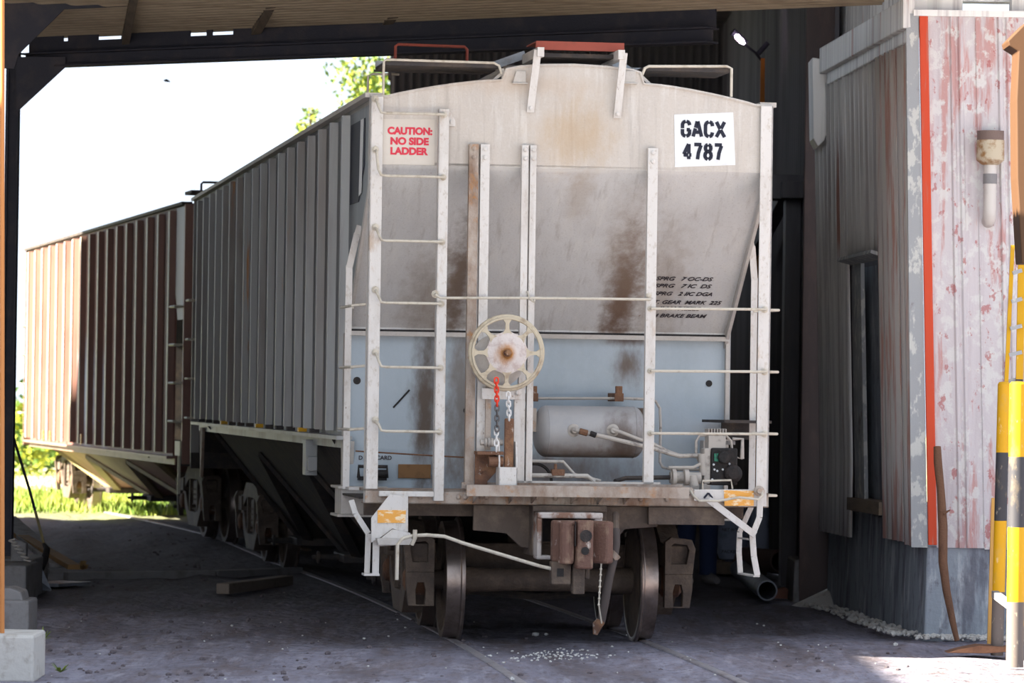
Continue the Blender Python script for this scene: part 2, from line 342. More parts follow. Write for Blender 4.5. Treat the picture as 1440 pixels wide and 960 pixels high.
# ground
def zg(x, y):
    d = min(abs(x-track_x(y)-s*.7525) for s in (-1,1)) if 26 < y < 90 else 5
    n = noise.noise(Vector((x*.6, y*.35, 0)))*.06 + noise.noise(Vector((x*2.1, y*1.3, 5)))*.035 + noise.noise(Vector((x*5, y*3, 8)))*.012
    ridge = (.14*max(0, 1-abs(y-52)/4.5)*(.35+noise.noise(Vector((x*1.7,y*.9,9)))) + .05*noise.noise(Vector((x*3,y*2,2))))*(1 if x < -2.4 and y > 43 else .25)
    return zr(y) - .012 + (n-.02+ridge)*min(1, max(0, (d-.12)/.5))*.9
g = MB(); xs = [-40,-30,-22,-16,-12] + [-10+.2*i for i in range(76)] + [6,8,12,20,30,40]; ys = [-10,0,8,14,18,22] + [24+.25*i for i in range(105)] + [51+.6*i for i in range(60)] + [90,100,120,160,240]
vs = [(x,y,zg(x,y) if (-10.1 < x < 5.5 and 24 <= y < 88) else (zr(y)-.015)) for y in ys for x in xs]; nx = len(xs)
g.add(vs, [(j*nx+i,j*nx+i+1,(j+1)*nx+i+1,(j+1)*nx+i) for j in range(len(ys)-1) for i in range(nx-1)])
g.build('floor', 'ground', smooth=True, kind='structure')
for s, lab in ((-1,'left running rail with pale worn head sunk in dirt, under the left wheels'), (1,'right running rail with dark groove beside it, under the right wheels')):
    b = MB(); vs = []; fs = []; prof = [(-.036,-.16),(-.036,-.005),(-.028,0),(.028,0),(.036,-.005),(.036,-.16)]; Ys = [22+.5*i for i in range(120)]
    for Y in Ys:
        h = head(Y); r_ = Vector((math.cos(h), math.sin(h), 0)); p = Vector((track_x(Y), Y, zr(Y))) + r_*s*.7525
        vs += [p + r_*u + Vector((0,0,v)) for u, v in prof]
    for i in range(len(Ys)-1): fs += [(i*6+j, i*6+(j+1)%6, (i+1)*6+(j+1)%6, (i+1)*6+j) for j in range(6)]
    b.add(vs, fs); tag(b.build('rail', 'rail'), lab, 'rail', 'rails of the track')

# ------------------------------------------------------------ hopper car
TH = R(8.5); ca, sa = math.cos(TH), math.sin(TH)
OX = Vector((.43037, 32.0, 0)); AX = Vector((-sa, ca, 0)); RX = Vector((ca, sa, 0))
def C(x, y, ly=0.0):                 # pixel on the car's cross plane at local depth ly -> local point
    d = ray(x, y); o = Vector((0,0,CAMH))-OX; t = (ly-o.dot(AX))/d.dot(AX); P = o+d*t
    return Vector((P.dot(RX), ly, P.z))
def CX(x, y, lx):                    # pixel on the car's side plane at local lx
    d = ray(x, y); o = Vector((0,0,CAMH))-OX; t = (lx-o.dot(RX))/d.dot(RX); P = o+d*t
    return Vector((lx, P.dot(AX), P.z))
LEN = 17.7

def wheelset(parent, ly, dx=0):
    ax = MB(); ax.lathe([(-1.05,.07),(-.80,.075),(-.66,.105),(-.30,.088),(.30,.088),(.66,.105),(.80,.075),(1.05,.07)], (dx,ly,.457), (1,0,0), 24)
    a = ax.build('axle', 'truck', parent, smooth=True)
    for s in (-1,1):
        wm = MB()   # local profile, s>0 outward
        pr = [(.0,.12),(.0,.30),(.012,.40),(-.0,.44),(.0,.478),(.012,.488),(.028,.484),(.036,.462),(.045,.457),(.142,.452),(.142,.40),(.105,.385),(.085,.30),(.105,.16),(.13,.12),(.13,.085),(0,.085)]
        wm.lathe([((.68+h)*s, r) for h, r in pr], (dx,ly,.457), (1,0,0), 48, closed=True)
        wo = wm.build('wheel', 'truck', parent, smooth=True)
        wo.data.materials.append(M['tread'])
        for p in wo.data.polygons:
            c = p.center; r = math.hypot(c.y-ly, c.z-.457)
            if r > .450: p.material_index = 1
def truck(parent, lyc, dx=0, yaw=0):
    bo = MB(); bo.box((-1.05,lyc-.2,.42),(1.05,lyc+.2,.72)); bo.cyl((0,lyc,.70),(0,lyc,.80),.2)
    t = bo.build('truck_bolster', 'truck', parent, bevel=.02)
    for dy in (-.86,.86): wheelset(t, lyc+dy)
    for s in (-1,1):
        f = MB(); out = [(-1.08,.66),(-1.02,.74),(-.74,.76),(-.45,.90),(.45,.90),(.74,.76),(1.02,.74),(1.08,.66),(1.08,.36),(.98,.36),(.96,.54),(.72,.54),(.70,.40),(.34,.17),(-.34,.17),(-.70,.40),(-.72,.54),(-.96,.54),(-.98,.36),(-1.08,.36)]
        top = [(-1.08,.60),(-1.02,.74),(-.74,.76),(-.45,.90),(.45,.90),(.74,.76),(1.02,.74),(1.08,.60),(.96,.60),(.72,.62),(.36,.74),(-.36,.74),(-.72,.62),(-.96,.60)]
        low = [(-.74,.58),(-.66,.58),(-.36,.34),(.36,.34),(.66,.58),(.74,.58),(.74,.44),(.36,.17),(-.36,.17),(-.74,.44)]
        P = lambda u,v,d: (s*(.92+d), lyc+u, v)
        f.prism(top, P, 0, .16); f.prism(low, P, 0, .16)
        for uu in (-.30,.30): f.box((s*.92,lyc+uu-.035,.30),(s*1.08,lyc+uu+.035,.78))
        for e in (-1,1):
            # pedestal jaw with its two openings, seen from the end
            y0, y1 = lyc+e*1.04, lyc+e*1.12
            jx = [(-.09,.28),(.11,.28),(.11,.42),(.14,.56),(.14,.72),(.11,.78),(-.05,.80),(-.09,.76)]
            def ring(outer, hole):
                k = len(outer)
                vs = [(s*(1.0+u), y0, v) for u,v in outer]+[(s*(1.0+u), y1, v) for u,v in outer]+[(s*(1.0+u), y0, v) for u,v in hole]+[(s*(1.0+u), y1, v) for u,v in hole]
                fs = []
                for i in range(k):
                    j = (i+1)%k
                    fs += [(i,j,j+k,i+k),(i+2*k,j+2*k,j+3*k,i+3*k),(i,j,j+2*k,i+2*k),(i+k,j+k,j+3*k,i+3*k)]
                f.add(vs, fs)
            ring([(-.10,.52),(.12,.52),(.14,.72),(.11,.79),(-.05,.81),(-.10,.77)], [(-.05,.60),(.07,.60),(.09,.71),(.07,.75),(-.03,.76),(-.05,.74)])
            ring([(-.10,.26),(.10,.26),(.12,.42),(.12,.52),(-.10,.52),(-.10,.40)], [(-.03,.27),(.04,.27),(.045,.38),(.03,.44),(-.02,.44),(-.035,.38)])
            f.box((s*.90,lyc+e*.72,.58),(s*1.10,lyc+e*1.06,.74))
        sf = f.build('side_frame', 'truck', t, bevel=.012)
        for e in (-1,1):
            bb = MB(); bb.lathe([(0,.10),(.02,.125),(.14,.125),(.17,.09),(.20,.09),(.22,.05)], (s*.90,lyc+e*.86,.457), (s,0,0), 20)
            bb.box((s*.93,lyc+e*.86-.12,.54),(s*1.07,lyc+e*.86+.12,.60)); bb.build('axle_bearing', 'rusty', t, smooth=True)
        for q in range(3):
            sp = MB(); pts = []; 
            for i in range(64):
                a = i/64*2*math.pi*5; pts.append((s*(1.0)+.05*math.cos(a), lyc+(q-1)*.14+.05*math.sin(a), .34+.30*i/63))
            sp.tube(pts, .014, 5); sp.build('coil_spring', 'truck', t, smooth=True)
    br = MB(); br.tube([(-.75,lyc-.42,.36),(0,lyc-.30,.30),(.75,lyc-.42,.36)], .03, 6); br.tube([(-.75,lyc+.42,.36),(0,lyc+.30,.30),(.75,lyc+.42,.36)], .03, 6)
    br.build('brake_beam', 'dark', t)
    t.matrix_basis = Matrix.Translation((dx,lyc,0)) @ Matrix.Rotation(yaw,4,'Z') @ Matrix.Translation((0,-lyc,0))
    return t
def roofz(x):                        # end/roof outline
    a = abs(x)
    if a > 1.40: return 4.105
    if a > .535: return 4.125 + (.245-.03)*(1-((a-.535)/.865)**1.6)*.62
    return 4.365 - .03*(a/.5)**2 if a < .50 else 4.33
def body(root, zs, sidem, ribm, nrib, y0=1.6, y1=LEN-.9, rd=.06, z_top=4.105, ribw=.09):
    for s in (-1,1):
        b = MB(); b.box((s*1.48,y0-.02,zs),(s*1.50,y1+.02,z_top)); b.build('side_sheet', sidem, root)
        b = MB(); b.box((s*1.46,y0-.10,zs-.03),(s*1.585,y1+.12,zs)); b.box((s*1.47,y0-.1,zs-.10),(s*1.49,y1+.12,zs-.03)); b.build('side_sill', ribm, root)
        b = MB(); b.box((s*1.44,0.02,z_top-.005),(s*1.565,LEN-.02,z_top+.03)); b.build('roof_eave', 'dark' if sidem=='brown' else 'paint', root)
        for i in range(nrib):
            y = y0+.06+(y1-y0-.12)*i/(nrib-1); b = MB()
            pf = [(0,-ribw*.7),(rd,-ribw*.45),(rd,ribw*.45),(0,ribw*.7)]
            b.prism(pf, lambda u,v,d: (s*(1.50+u), y+v, d), zs+.035, z_top-.04)
            b.build('side_rib', ribm, root)
    # roof
    xs_ = [-1.5,-1.40,-1.2,-1.0,-.8,-.62,-.535,-.50,-.25,0,.25,.50,.535,.62,.8,1.0,1.2,1.40,1.5]
    b = MB(); k = len(xs_); dz = z_top-4.105
    vs = [(x,y,roofz(x)+dz-.01) for y in (.04,LEN-.04) for x in xs_]+[(x,y,roofz(x)+dz-.04) for y in (.04,LEN-.04) for x in xs_]
    fs = [(i,i+1,k+i+1,k+i) for i in range(k-1)]+[(2*k+i,2*k+i+1,3*k+i+1,3*k+i) for i in range(k-1)]+[(i,i+1,2*k+i+1,2*k+i) for i in range(k-1)]+[(k+i,k+i+1,3*k+i+1,3*k+i) for i in range(k-1)]+[(0,k,3*k,2*k),(k-1,2*k-1,4*k-1,3*k-1)]
    b.add(vs, fs); b.build('roof', 'paint' if sidem != 'brown' else 'brown', root)
    b = MB(); b.box((-.2,.10,.80),(.2,LEN-.1,1.10)); b.build('centre_sill', 'dark', root)
def hopper_bottom(root, zs, m, ribm):
    a = (zs-.38); k = .80
    e = a/k
    pr = [(3.9-e,zs),(3.9,.38),(4.7,.38),(4.7+e*.75,.38+a*.75),(8.45-e*.25,.38+a*.75),(8.45,.38),(9.25,.38),(9.25+e*.25,.38+a*.75),(13.0-e*.75,.38+a*.75),(13.0,.38),(13.8,.38),(13.8+e,zs)]
    pr = [(3.9-e,zs),(3.9,.38),(4.7,.38),(6.6,.38+a*.78),(8.45,.38),(9.25,.38),(11.1,.38+a*.78),(13.0,.38),(13.8,.38),(13.8+e,zs)]
    b = MB(); vs = []; fs = []
    hw = lambda z: .62+(1.49-.62)*(z-.38)/a
    n = len(pr)
    for (y,z) in pr: vs += [(-hw(z),y,z),(hw(z),y,z),(-1.49,y,zs),(1.49,y,zs)]
    for i in range(n-1):
        p, q = 4*i, 4*i+4
        fs += [(p,p+1,q+1,q),(p,q,q+2,p+2),(p+1,p+3,q+3,q+1)]
    b.add(vs, fs); b.build('hopper_chute', m, root)
    for (y0,y1) in ((3.9,4.7),(8.45,9.25),(13.0,13.8)):
        o = MB(); o.box((-.75,y0-.05,.30),(.75,y1+.05,.38)); o.cyl((-.95,(y0+y1)/2,.34),(.95,(y0+y1)/2,.34),.03,8)
        for s in (-1,1): o.lathe([(0,.06),(.03,.06),(.03,.02),(.08,.02)], (s*.93,(y0+y1)/2,.34), (s,0,0), 12)
        o.build('outlet_gate', 'dark', root, bevel=.01)
    for (ya,za,yb,zb) in ((3.9-e,zs,3.9,.38),(13.8+e,zs,13.8,.38),(4.7,.38,6.6,.38+a*.78),(13.0,.38,11.1,.38+a*.78),(9.25,.38,11.1,.38+a*.78),(8.45,.38,6.6,.38+a*.78)):
        for s in (-1,1):
            r_ = MB(); r_.bar((s*hw(za)*.985,ya,za-.02),(s*hw(zb)*.985,yb,zb-.02),.10,.05); r_.build('chute_rib', ribm, root)

near = empty('hopper_car', OX, TH, 'grey covered hopper freight car nearest the camera, end with GACX 4787 placard and brake wheel', 'freight car', 'coupled hopper cars on the track')
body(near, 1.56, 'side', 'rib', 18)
hopper_bottom(near, 1.56, 'dark', 'dark')
truck(near, 2.22, .085, R(-1.6)); truck(near, LEN-2.22, .06, R(1.5))

# end sheet: top wall, slope sheet, both one skin
b = MB(); outl = [(-1.53,3.60),(-1.53,4.105)]
xs_ = [-1.40,-1.33,-1.2,-1.05,-.9,-.76,-.65,-.54,-.508,-.40,-.25,0,.25,.40,.455,.51,.538,.65,.76,.9,1.056,1.2,1.33,1.40]
def endz(x):
    a = abs(x)
    if a >= 1.39: return 4.105
    if a >= .53: return 4.108 + .138*(1-((a-.53)/.87)**1.5)
    if a >= .505: return 4.33
    return 4.375 - .035*(a/.5)**2
outl += [(x, endz(x)) for x in xs_] + [(1.53,4.105),(1.53,3.60)]
b.prism(outl, lambda u,v,d: (u,d,v), 0, .02)
b.build('end_sheet', 'endsheet', near)
sl = MB(); sl.prism([(0,3.62),(0,3.60),(1.5,2.41),(1.5,2.38),(1.53,2.38),(1.53,2.43),(.03,3.62)], lambda u,v,d: (d,u,v), -1.49, 1.49)
sl.build('slope_sheet', 'slope', near)
b = MB(); n_ = len(xs_)           # rolled rim along the top of the end sheet
b.tube([(-1.53,-.005,4.108)]+[(x,-.005,endz(x)+.004) for x in xs_]+[(1.53,-.005,4.108)], .011, 6); b.build('top_rim', 'endsheet', near)
b = MB()
b.bar((-1.45,.372,3.312),(1.45,.372,3.312),.006,.004); b.build('weld_seam', 'paint', near)
# flange and lower panel
b = MB(); b.box((-1.50,1.46,2.345),(1.52,1.56,2.38)); b.build('slope_flange', 'paint', near)
b = MB(); b.box((-1.49,1.485,2.380),(1.50,1.50,2.396)); b.build('shadow_joint', 'black', near)
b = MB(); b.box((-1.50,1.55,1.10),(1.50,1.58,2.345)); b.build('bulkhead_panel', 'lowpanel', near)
for (x,y) in ((997,539),(502,535),(656,577)):
    p = C(x,y,1.548); b = MB(); b.lathe([(0,.001),(0,.026 if x>600 else .03),(.01,.026 if x>600 else .03)], (p.x,1.545,p.z), (0,1,0), 16); b.build('drain_hole', 'black', near)
for s in (-1,1):                   # slope sheet side flanges + side wing plates
    b = MB(); b.prism([(0.02,3.60),(1.56,2.36),(1.56,2.28),(0.02,3.52)], lambda u,v,d: (s*d,u,v), 1.49, 1.515); b.build('slope_edge_flange', 'paint', near)
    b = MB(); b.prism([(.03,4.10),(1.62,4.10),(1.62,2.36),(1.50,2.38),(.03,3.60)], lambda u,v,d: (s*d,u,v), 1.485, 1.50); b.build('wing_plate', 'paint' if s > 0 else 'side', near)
    b = MB(); b.box((s*1.50,1.50,1.14),(s*1.53,1.62,2.36)); b.build('bulkhead_stile', 'paint', near)
p0 = CX(489,178,-1.503); p1 = CX(512,284,-1.503)
b = MB(); b.prism([(.55,3.98),(1.50,3.98),(1.50,3.36),(.90,3.36),(.55,3.62)], lambda u,v,d: (d,u,v), -1.506, -1.502); b.build('side_dark_panel', 'ink', near)  # dark panel on the left wing plate, pale stripe over it
b = MB(); b.prism([(.62,3.98),(.80,3.98),(.86,3.40),(.70,3.42)], lambda u,v,d: (d,u,v), -1.509, -1.506); b.build('side_pale_stripe', 'placard', near)
# corner posts
for s in (-1,1):
    b = MB(); b.box((s*1.53,-.035,1.08),(s*1.435,-.02,4.105)); b.box((s*1.53,-.035,1.08),(s*1.515,.07,4.105)); b.build('corner_post', 'whitepaint', near, bevel=.004)
    for (yy) in (LEN,):
        b = MB(); b.box((s*1.53,yy-.05,1.08),(s*1.43,yy,4.105)); b.build('corner_post', 'rib', near)
# far end sheet and wing
b = MB(); b.prism(outl, lambda u,v,d: (u,LEN-d,v), 0, .02); b.build('end_sheet', 'side', near)
b = MB(); b.prism([(0,3.62),(0,3.60),(1.0,2.80),(1.03,2.82),(.03,3.62)], lambda u,v,d: (d,LEN-u,v), -1.49, 1.49); b.build('slope_sheet', 'side', near)
for s in (-1,1):
    b = MB(); b.prism([(.03,4.10),(.95,4.10),(.95,2.86),(.03,3.60)], lambda u,v,d: (s*d,LEN-u,v), 1.485, 1.50); b.build('wing_plate', 'side', near)
b = MB(); b.box((-1.53,LEN-.12,1.02),(1.53,LEN,1.20)); b.build('end_sill', 'dark', near)

# stub vertical posts of the end frame
def post(name, x0, x1, ztop, zbot, m, lip=None):
    b = MB(); b.box((x0,-.06,zbot),(x1,-.045,ztop)); b.box((x0,-.045,zbot),(x0+.012,.0,ztop)); b.box((x1-.012,-.045,zbot),(x1,.0,ztop))
    for zz in (ztop-.035, ztop-.10):
        b.lathe([(0,.017),(.012,.017),(.016,.008)], ((x0+x1)/2,-.06,zz), (0,-1,0), 8)
    return b.build(name, m, near)
post('end_post', -.786,-.716,3.765,1.19,'rustpaint'); post('end_post', -.700,-.632,3.765,1.30,'whitepaint')
post('end_post', -.388,-.338,3.765,1.20,'whitepaint'); post('end_post', -.325,-.278,3.765,1.20,'whitepaint'); post('end_post', .570,.645,3.765,1.20,'whitepaint')
b = MB(); b.box((-1.025,-.085,1.10),(-.945,-.07,4.02)); b.box((-1.025,-.085,1.10),(-1.013,-.03,4.02)); b.build('ladder_rail', 'whitepaint', near, bevel=.003)
b = MB(); p = C(629,168,-.03); b.prism([(p.x-.01,p.z+.07),(p.x+.02,p.z+.06),(p.x+.06,p.z-.01),(p.x+.06,p.z-.05),(p.x-.01,p.z-.05)], lambda u,v,d: (u,d,v), -.04, 0)
b.lathe([(0,.016),(.012,.016)], (p.x+.035,-.04,p.z-.02), (0,-1,0), 8); b.build('ladder_bracket', 'whitepaint', near)
def bolt(b, x, y, z, r=.018): b.lathe([(0,r*1.25),(.006,r*1.25),(.008,r*.85),(.018,r*.8),(.02,r*.3)], (x,y,z), (0,-1,0), 8)
# left ladder rungs : hook on the post, straight tread to the rail
for (ya, yb) in ((139,161),(210,249),(319,340),(407,427),(495,517),(590,607)):
    a = C(528,ya,-.05); q = C(616,yb,-.10); b = MB()
    b.tube([(a.x,-.04,a.z),(a.x+.005,-.09,a.z-.02),(a.x+.015,-.12,q.z+.05),(a.x+.035,-.13,q.z+.005),(a.x+.07,-.13,q.z),(-.985,-.13,q.z),(-.985,-.09,q.z)], .0105, 8)
    bolt(b, a.x,-.04,a.z,.022); bolt(b, -.985,-.095,q.z,.02)
    b.build('ladder_rung', 'rung', near, smooth=True)
# right ladder rungs
for yb in (434,521.5,609):
    a = C(914,yb,-.06); q = C(1076,yb+1,-.06); b = MB()
    b.tube([(a.x,-.06,a.z),(a.x,-.11,a.z),(q.x,-.11,q.z),(q.x,-.04,q.z)], .0105, 8); bolt(b, a.x,-.06,a.z); bolt(b, q.x,-.035,q.z,.022)
    b.build('ladder_rung', 'rung', near, smooth=True)
    z = q.z; b = MB(); b.tube([(1.52,.10,z),(1.62,.10,z),(1.62,.55,z),(1.52,.55,z)], .0105, 8); b.build('side_ladder_rung', 'rung', near, smooth=True)
b = MB(); z = C(1080,697,0).z; b.tube([(1.52,.10,z),(1.62,.10,z),(1.62,.55,z),(1.52,.55,z)], .0105, 8); b.build('side_ladder_rung', 'rung', near, smooth=True)
# long grab iron across the end
a = C(613,417,-.12); m_ = C(742,419,-.12); q = C(914,421,-.12); b = MB()
b.tube([(a.x,-.08,a.z+.02),(a.x,-.14,a.z+.01),(a.x+.03,-.15,a.z-.01),(m_.x,-.15,m_.z),(q.x,-.15,q.z),(q.x,-.06,q.z)], .0105, 8); bolt(b,a.x,-.08,a.z+.02,.024); bolt(b,q.x,-.06,q.z+.03)
b.tube([(m_.x+.005,-.06,m_.z+.05),(m_.x+.005,-.12,m_.z+.03),(m_.x+.01,-.17,m_.z-.01),(m_.x+.04,-.17,m_.z-.03),(m_.x+.05,-.14,m_.z)], .009, 6)
b.build('grab_iron', 'rung', near, smooth=True)
# side ladders (left and right)
def sideladder(s, ly, pts_z, m='whitepaint'):
    b = MB(); b.bar((s*1.51,ly-.12,pts_z[0]),(s*1.53,ly-.10,pts_z[0]-.08),.05,.012); b.bar((s*1.53,ly-.11,pts_z[0]-.06),(s*1.575,ly,pts_z[0]-.32),.05,.012); b.bar((s*1.575,ly,pts_z[0]-.30),(s*1.575,ly,pts_z[1]),.05,.014)
    b.box((s*1.50,ly-.25,pts_z[1]),(s*1.58,ly+.05,pts_z[1]+.02)); b.build('side_ladder_rail', m, near)
sideladder(-1, .85, (3.17,1.16)); sideladder(1, .80, (3.13,1.16))
for yy in (430,516,604):
    z = CX(500,yy,-1.56).z; b = MB(); b.tube([(-1.50,.35,z+.01),(-1.60,.37,z),(-1.60,1.15,z),(-1.50,1.15,z)], .0105, 8); b.build('side_ladder_rung', 'rung', near, smooth=True)

# placards and lettering
def placard(name, px, m, d=.004):
    pl = [C(x,y,-.002) for x,y in px]; b = MB(); b.prism([(p.x,p.z) for p in pl], lambda u,v,dd: (u,dd,v), -.001-d, -.0005); return b.build(name, m, near)
pl = placard('reporting_mark_placard', [(948,161),(1031,158),(1034,232),(949,235)], 'placard')
cp = placard('caution_placard', [(536,167),(612,168),(611,232),(536,231)], 'caution', .003)
GL = {  # stencil strokes on a 0..4 x 0..6 grid
 'G': [[(3.5,4.6),(3.2,5.6),(2.3,6)],[(1.7,6),(.8,5.6),(.5,4.8),(.5,3.3)],[(.5,2.7),(.5,1.2),(.8,.4),(1.7,0)],[(2.3,0),(3.2,.4),(3.5,1.2),(3.5,2.6),(2.4,2.6)]],
 'A': [[(.2,0),(1.05,3.1)],[(1.2,3.6),(1.8,6)],[(2.1,6),(3.7,0)],[(1.3,1.7),(2.9,1.7)]],
 'C': [[(3.4,4.4),(3.2,5.5),(2.3,6)],[(1.7,6),(.8,5.5),(.5,4.6),(.5,1.4),(.8,.5),(1.7,0)],[(2.3,0),(3.2,.5),(3.4,1.6)]],
 'X': [[(.3,6),(1.7,3.3)],[(2.1,2.7),(3.7,0)],[(3.6,6),(2.3,3.5)],[(1.8,2.7),(.3,0)]],
 '4': [[(2.4,6),(.3,2.0)],[(.3,1.6),(2.2,1.6)],[(2.9,1.6),(3.7,1.6)],[(2.6,6),(2.6,2.2)],[(2.6,1.0),(2.6,0)]],
 '7': [[(.4,6),(1.7,6)],[(2.0,6),(3.5,6)],[(3.4,5.6),(2.3,2.6),(1.9,0)]],
 '8': [[(1.7,6),(.9,5.6),(.7,4.6),(.9,3.7),(1.7,3.2),(.8,2.6),(.5,1.5),(.8,.5),(1.7,0)],[(2.3,6),(3.1,5.6),(3.3,4.6),(3.1,3.7),(2.3,3.2),(3.2,2.6),(3.5,1.5),(3.2,.5),(2.3,0)]]}
def stencil(s_, x0, y0, x1, y1, parent):
    a = C(x0,y1,-.007); q = C(x1,y0,-.007); W = (q.x-a.x)/len(s_); Hh = q.z-a.z; b = MB()
    for i, ch in enumerate(s_):
        for st in GL[ch]:
            for (p, r_) in zip(st, st[1:]):
                P0 = Vector((a.x+W*i+W*.06+p[0]/4*W*.82, -.0065, a.z+p[1]/6*Hh)); P1 = Vector((a.x+W*i+W*.06+r_[0]/4*W*.82, -.0065, a.z+r_[1]/6*Hh))
                dd = (P1-P0).normalized()*.006; b.bar(P0-dd*.4, P1+dd*.4, .027, .003, up=(0,1,0))
    return b.build('stencil_lettering', 'ink', parent)
stencil('GACX', 957,172,1022,191, pl); stencil('4787', 960,204,1018,223, pl)
for i, (ln, x0, x1, yb) in enumerate((('CAUTION:',545,608,188),('NO SIDE',549,603,202.5),('LADDER',549,602,216.5))):
    a = C(x0,yb,-.006); q = C(x1,yb,-.006)
    o = text('caution_lettering', ln, .072, 'redink', cp, (a.x,-.006,a.z), (1,0,0), (0,0,1), .001, .0038)
    xs2 = [v.co.x for v in o.data.vertices]; w_ = max(xs2)-min(xs2); k = (q.x-a.x)/w_; x_min = min(xs2)
    for v in o.data.vertices: v.co.x = a.x+(v.co.x-x_min)*k
# small stencilled notes low on the slope sheet
tx = Vector((1,0,0)); ty = Vector((0,-1.5,1.19)).normalized()
nrm = tx.cross(ty)
for (ln, x0, x1, yb) in (('SPRG   7 OC-DS',922,1002,393),('SPRG   7 IC  DS',920,1000,403),('SPRG   2 IIC DGA',919,1001,414),('T. GEAR  MARK  225',920,1014,426),('IN WHEELS',926,985,435),('4 BRAKE BEAM',919,993,445)):
    def onslope(x, y):
        lo, hi = 0, 1.5
        for _ in range(30):
            m2 = (lo+hi)/2; p = C(x,y,m2); zz = 3.60-1.19/1.5*m2
            if p.z > zz: lo = m2
            else: hi = m2
        return C(x,y,lo)
    # find depth where the sight line meets the slope
    best = min((abs(C(x0,yb,d/200).z-(3.60-1.19/1.5*d/200)), d/200) for d in range(301))[1]
    a = C(x0,yb,best); q = C(x1,yb,best)
    o = text('stencilled_note', ln, .062, 'ink2', near, a-Vector((0,0,0)) + nrm*(.006), tx, ty, .0015, .0006, .35)
    xs2 = [v.co.x for v in o.data.vertices]; xm = min(xs2); k = (q.x-a.x)/(max(xs2)-xm)
    for v in o.data.vertices: v.co.x = a.x+(v.co.x-xm)*k
a = C(529,646,1.545); text('stencilled_note', 'CARD', .045, 'ink2', near, (a.x,1.545,a.z), (1,0,0), (0,0,1), .001, .0008)
a = C(504,646,1.545); text('stencilled_note', 'D', .045, 'ink2', near, (a.x,1.545,a.z), (1,0,0), (0,0,1), .001, .0008)
a = C(560,672,1.53); q = C(606,653,1.53); b = MB(); b.box((a.x,1.53,a.z),(q.x,1.548,q.z)); b.build('card_board', 'brownplate', near, bevel=.003)
a = C(504,675,1.45); q = C(544,656,1.45); b = MB(); b.box((a.x,1.44,a.z),(q.x,1.53,a.z+.03)); b.tube([(a.x,1.44,a.z+.02),(a.x,1.44,q.z),(q.x,1.44,q.z),(q.x,1.44,a.z+.02)], .014, 6); b.cyl((a.x+.05,1.43,(a.z+q.z)/2),(q.x,1.43,(a.z+q.z)/2),.03); b.build('card_holder', 'black', near)
a = C(553,573,1.545); q = C(576,548,1.545); b = MB(); b.bar(a,(q.x,1.545,q.z),.014,.004,up=(0,1,0)); b.build('scratch_mark', 'black', near)
b = MB(); a = C(500,634,1.40); m_ = C(600,640,1.40); q = C(655,643,1.40); b.tube([a,m_,q], .007, 6); b.build('release_rod', 'rusty', near)

# end sill, crossover board
b = MB(); b.box((-1.53,-.05,1.075),(1.53,-.02,1.185)); b.box((-1.53,-.05,1.165),(1.53,.35,1.185)); b.box((-1.53,-.05,1.075),(1.53,.2,1.087))
for x in (-1.35,-1.12,-.83,-.78,-.66,-.62,-.25,-.1,.05,.22,.55,.75,1.0): bolt(b, x,-.05,1.13,.018)
b.build('end_sill', 'rustpaint', near, bevel=.003)
b = MB(); b.box((-1.53,.35,1.10),(1.53,1.55,1.115)); b.build('platform_deck', 'dark', near)
a = C(655,697,-.3); q = C(968,685,-.3)
b = MB(); b.box((a.x,-.34,a.z),(q.x,-.325,q.z)); 
for i in range(9): b.box((a.x+.01,-.325+.032*i,q.z-.012),(q.x,-.317+.032*i,q.z))
for i in range(24): x = a.x+(q.x-a.x)*(i+.5)/24; b.box((x-.004,-.33,q.z-.018),(x+.004,-.05,q.z-.008))
b.box((a.x,-.07,q.z-.03),(q.x,-.055,q.z+.015)); b.build('crossover_board', 'rustpaint', near)
for x in (-.72,-.45,-.28,.02,.22,.42):
    b = MB(); b.prism([(-.33,1.15),(-.05,1.15),(-.05,1.085)], lambda u,v,d: (d,u,v), x-.005, x+.005); b.box((x-.045,-.056,1.08),(x+.045,-.05,1.16)); b.build('board_bracket', 'rustpaint', near)
a = C(740,687,-.02); q = C(940,678,-.02); b = MB(); b.box((-.53,-.06,1.185),(.70,-.03,q.z)); b.build('sill_angle', 'paint', near)
b = MB(); b.box((-1.43,-.045,1.13),(-1.02,-.09,1.17)); b.build('ladder_foot_bar', 'whitepaint', near, bevel=.004)
# lower underframe seen below the sill
b = MB(); b.box((-1.5,.25,.98),(1.40,.30,1.08)); b.box((.62,-.02,.94),(1.20,.22,1.07)); b.build('cross_bearer', 'truck', near)
b = MB(); b.prism([(-.70,1.07),(-.20,1.07),(-.20,.74),(-.34,.76),(-.45,.86),(-.70,.88)], lambda u,v,d: (u,d,v), .05, .09); b.build('sill_gusset', 'truck', near, bevel=.004); b = MB(); b.prism([(.70,1.07),(.20,1.07),(.20,.74),(.34,.76),(.45,.90),(.70,.92)], lambda u,v,d: (u,d,v), .05, .09); b.build('sill_gusset', 'truck', near, bevel=.004)
b = MB(); b.box((-.28,-.12,.70),(-.20,.3,1.07)); b.box((.20,-.12,.70),(.28,.3,1.07)); b.box((-.28,-.14,1.03),(.28,.1,1.075)); b.build('draft_pocket', 'truck', near, bevel=.006)
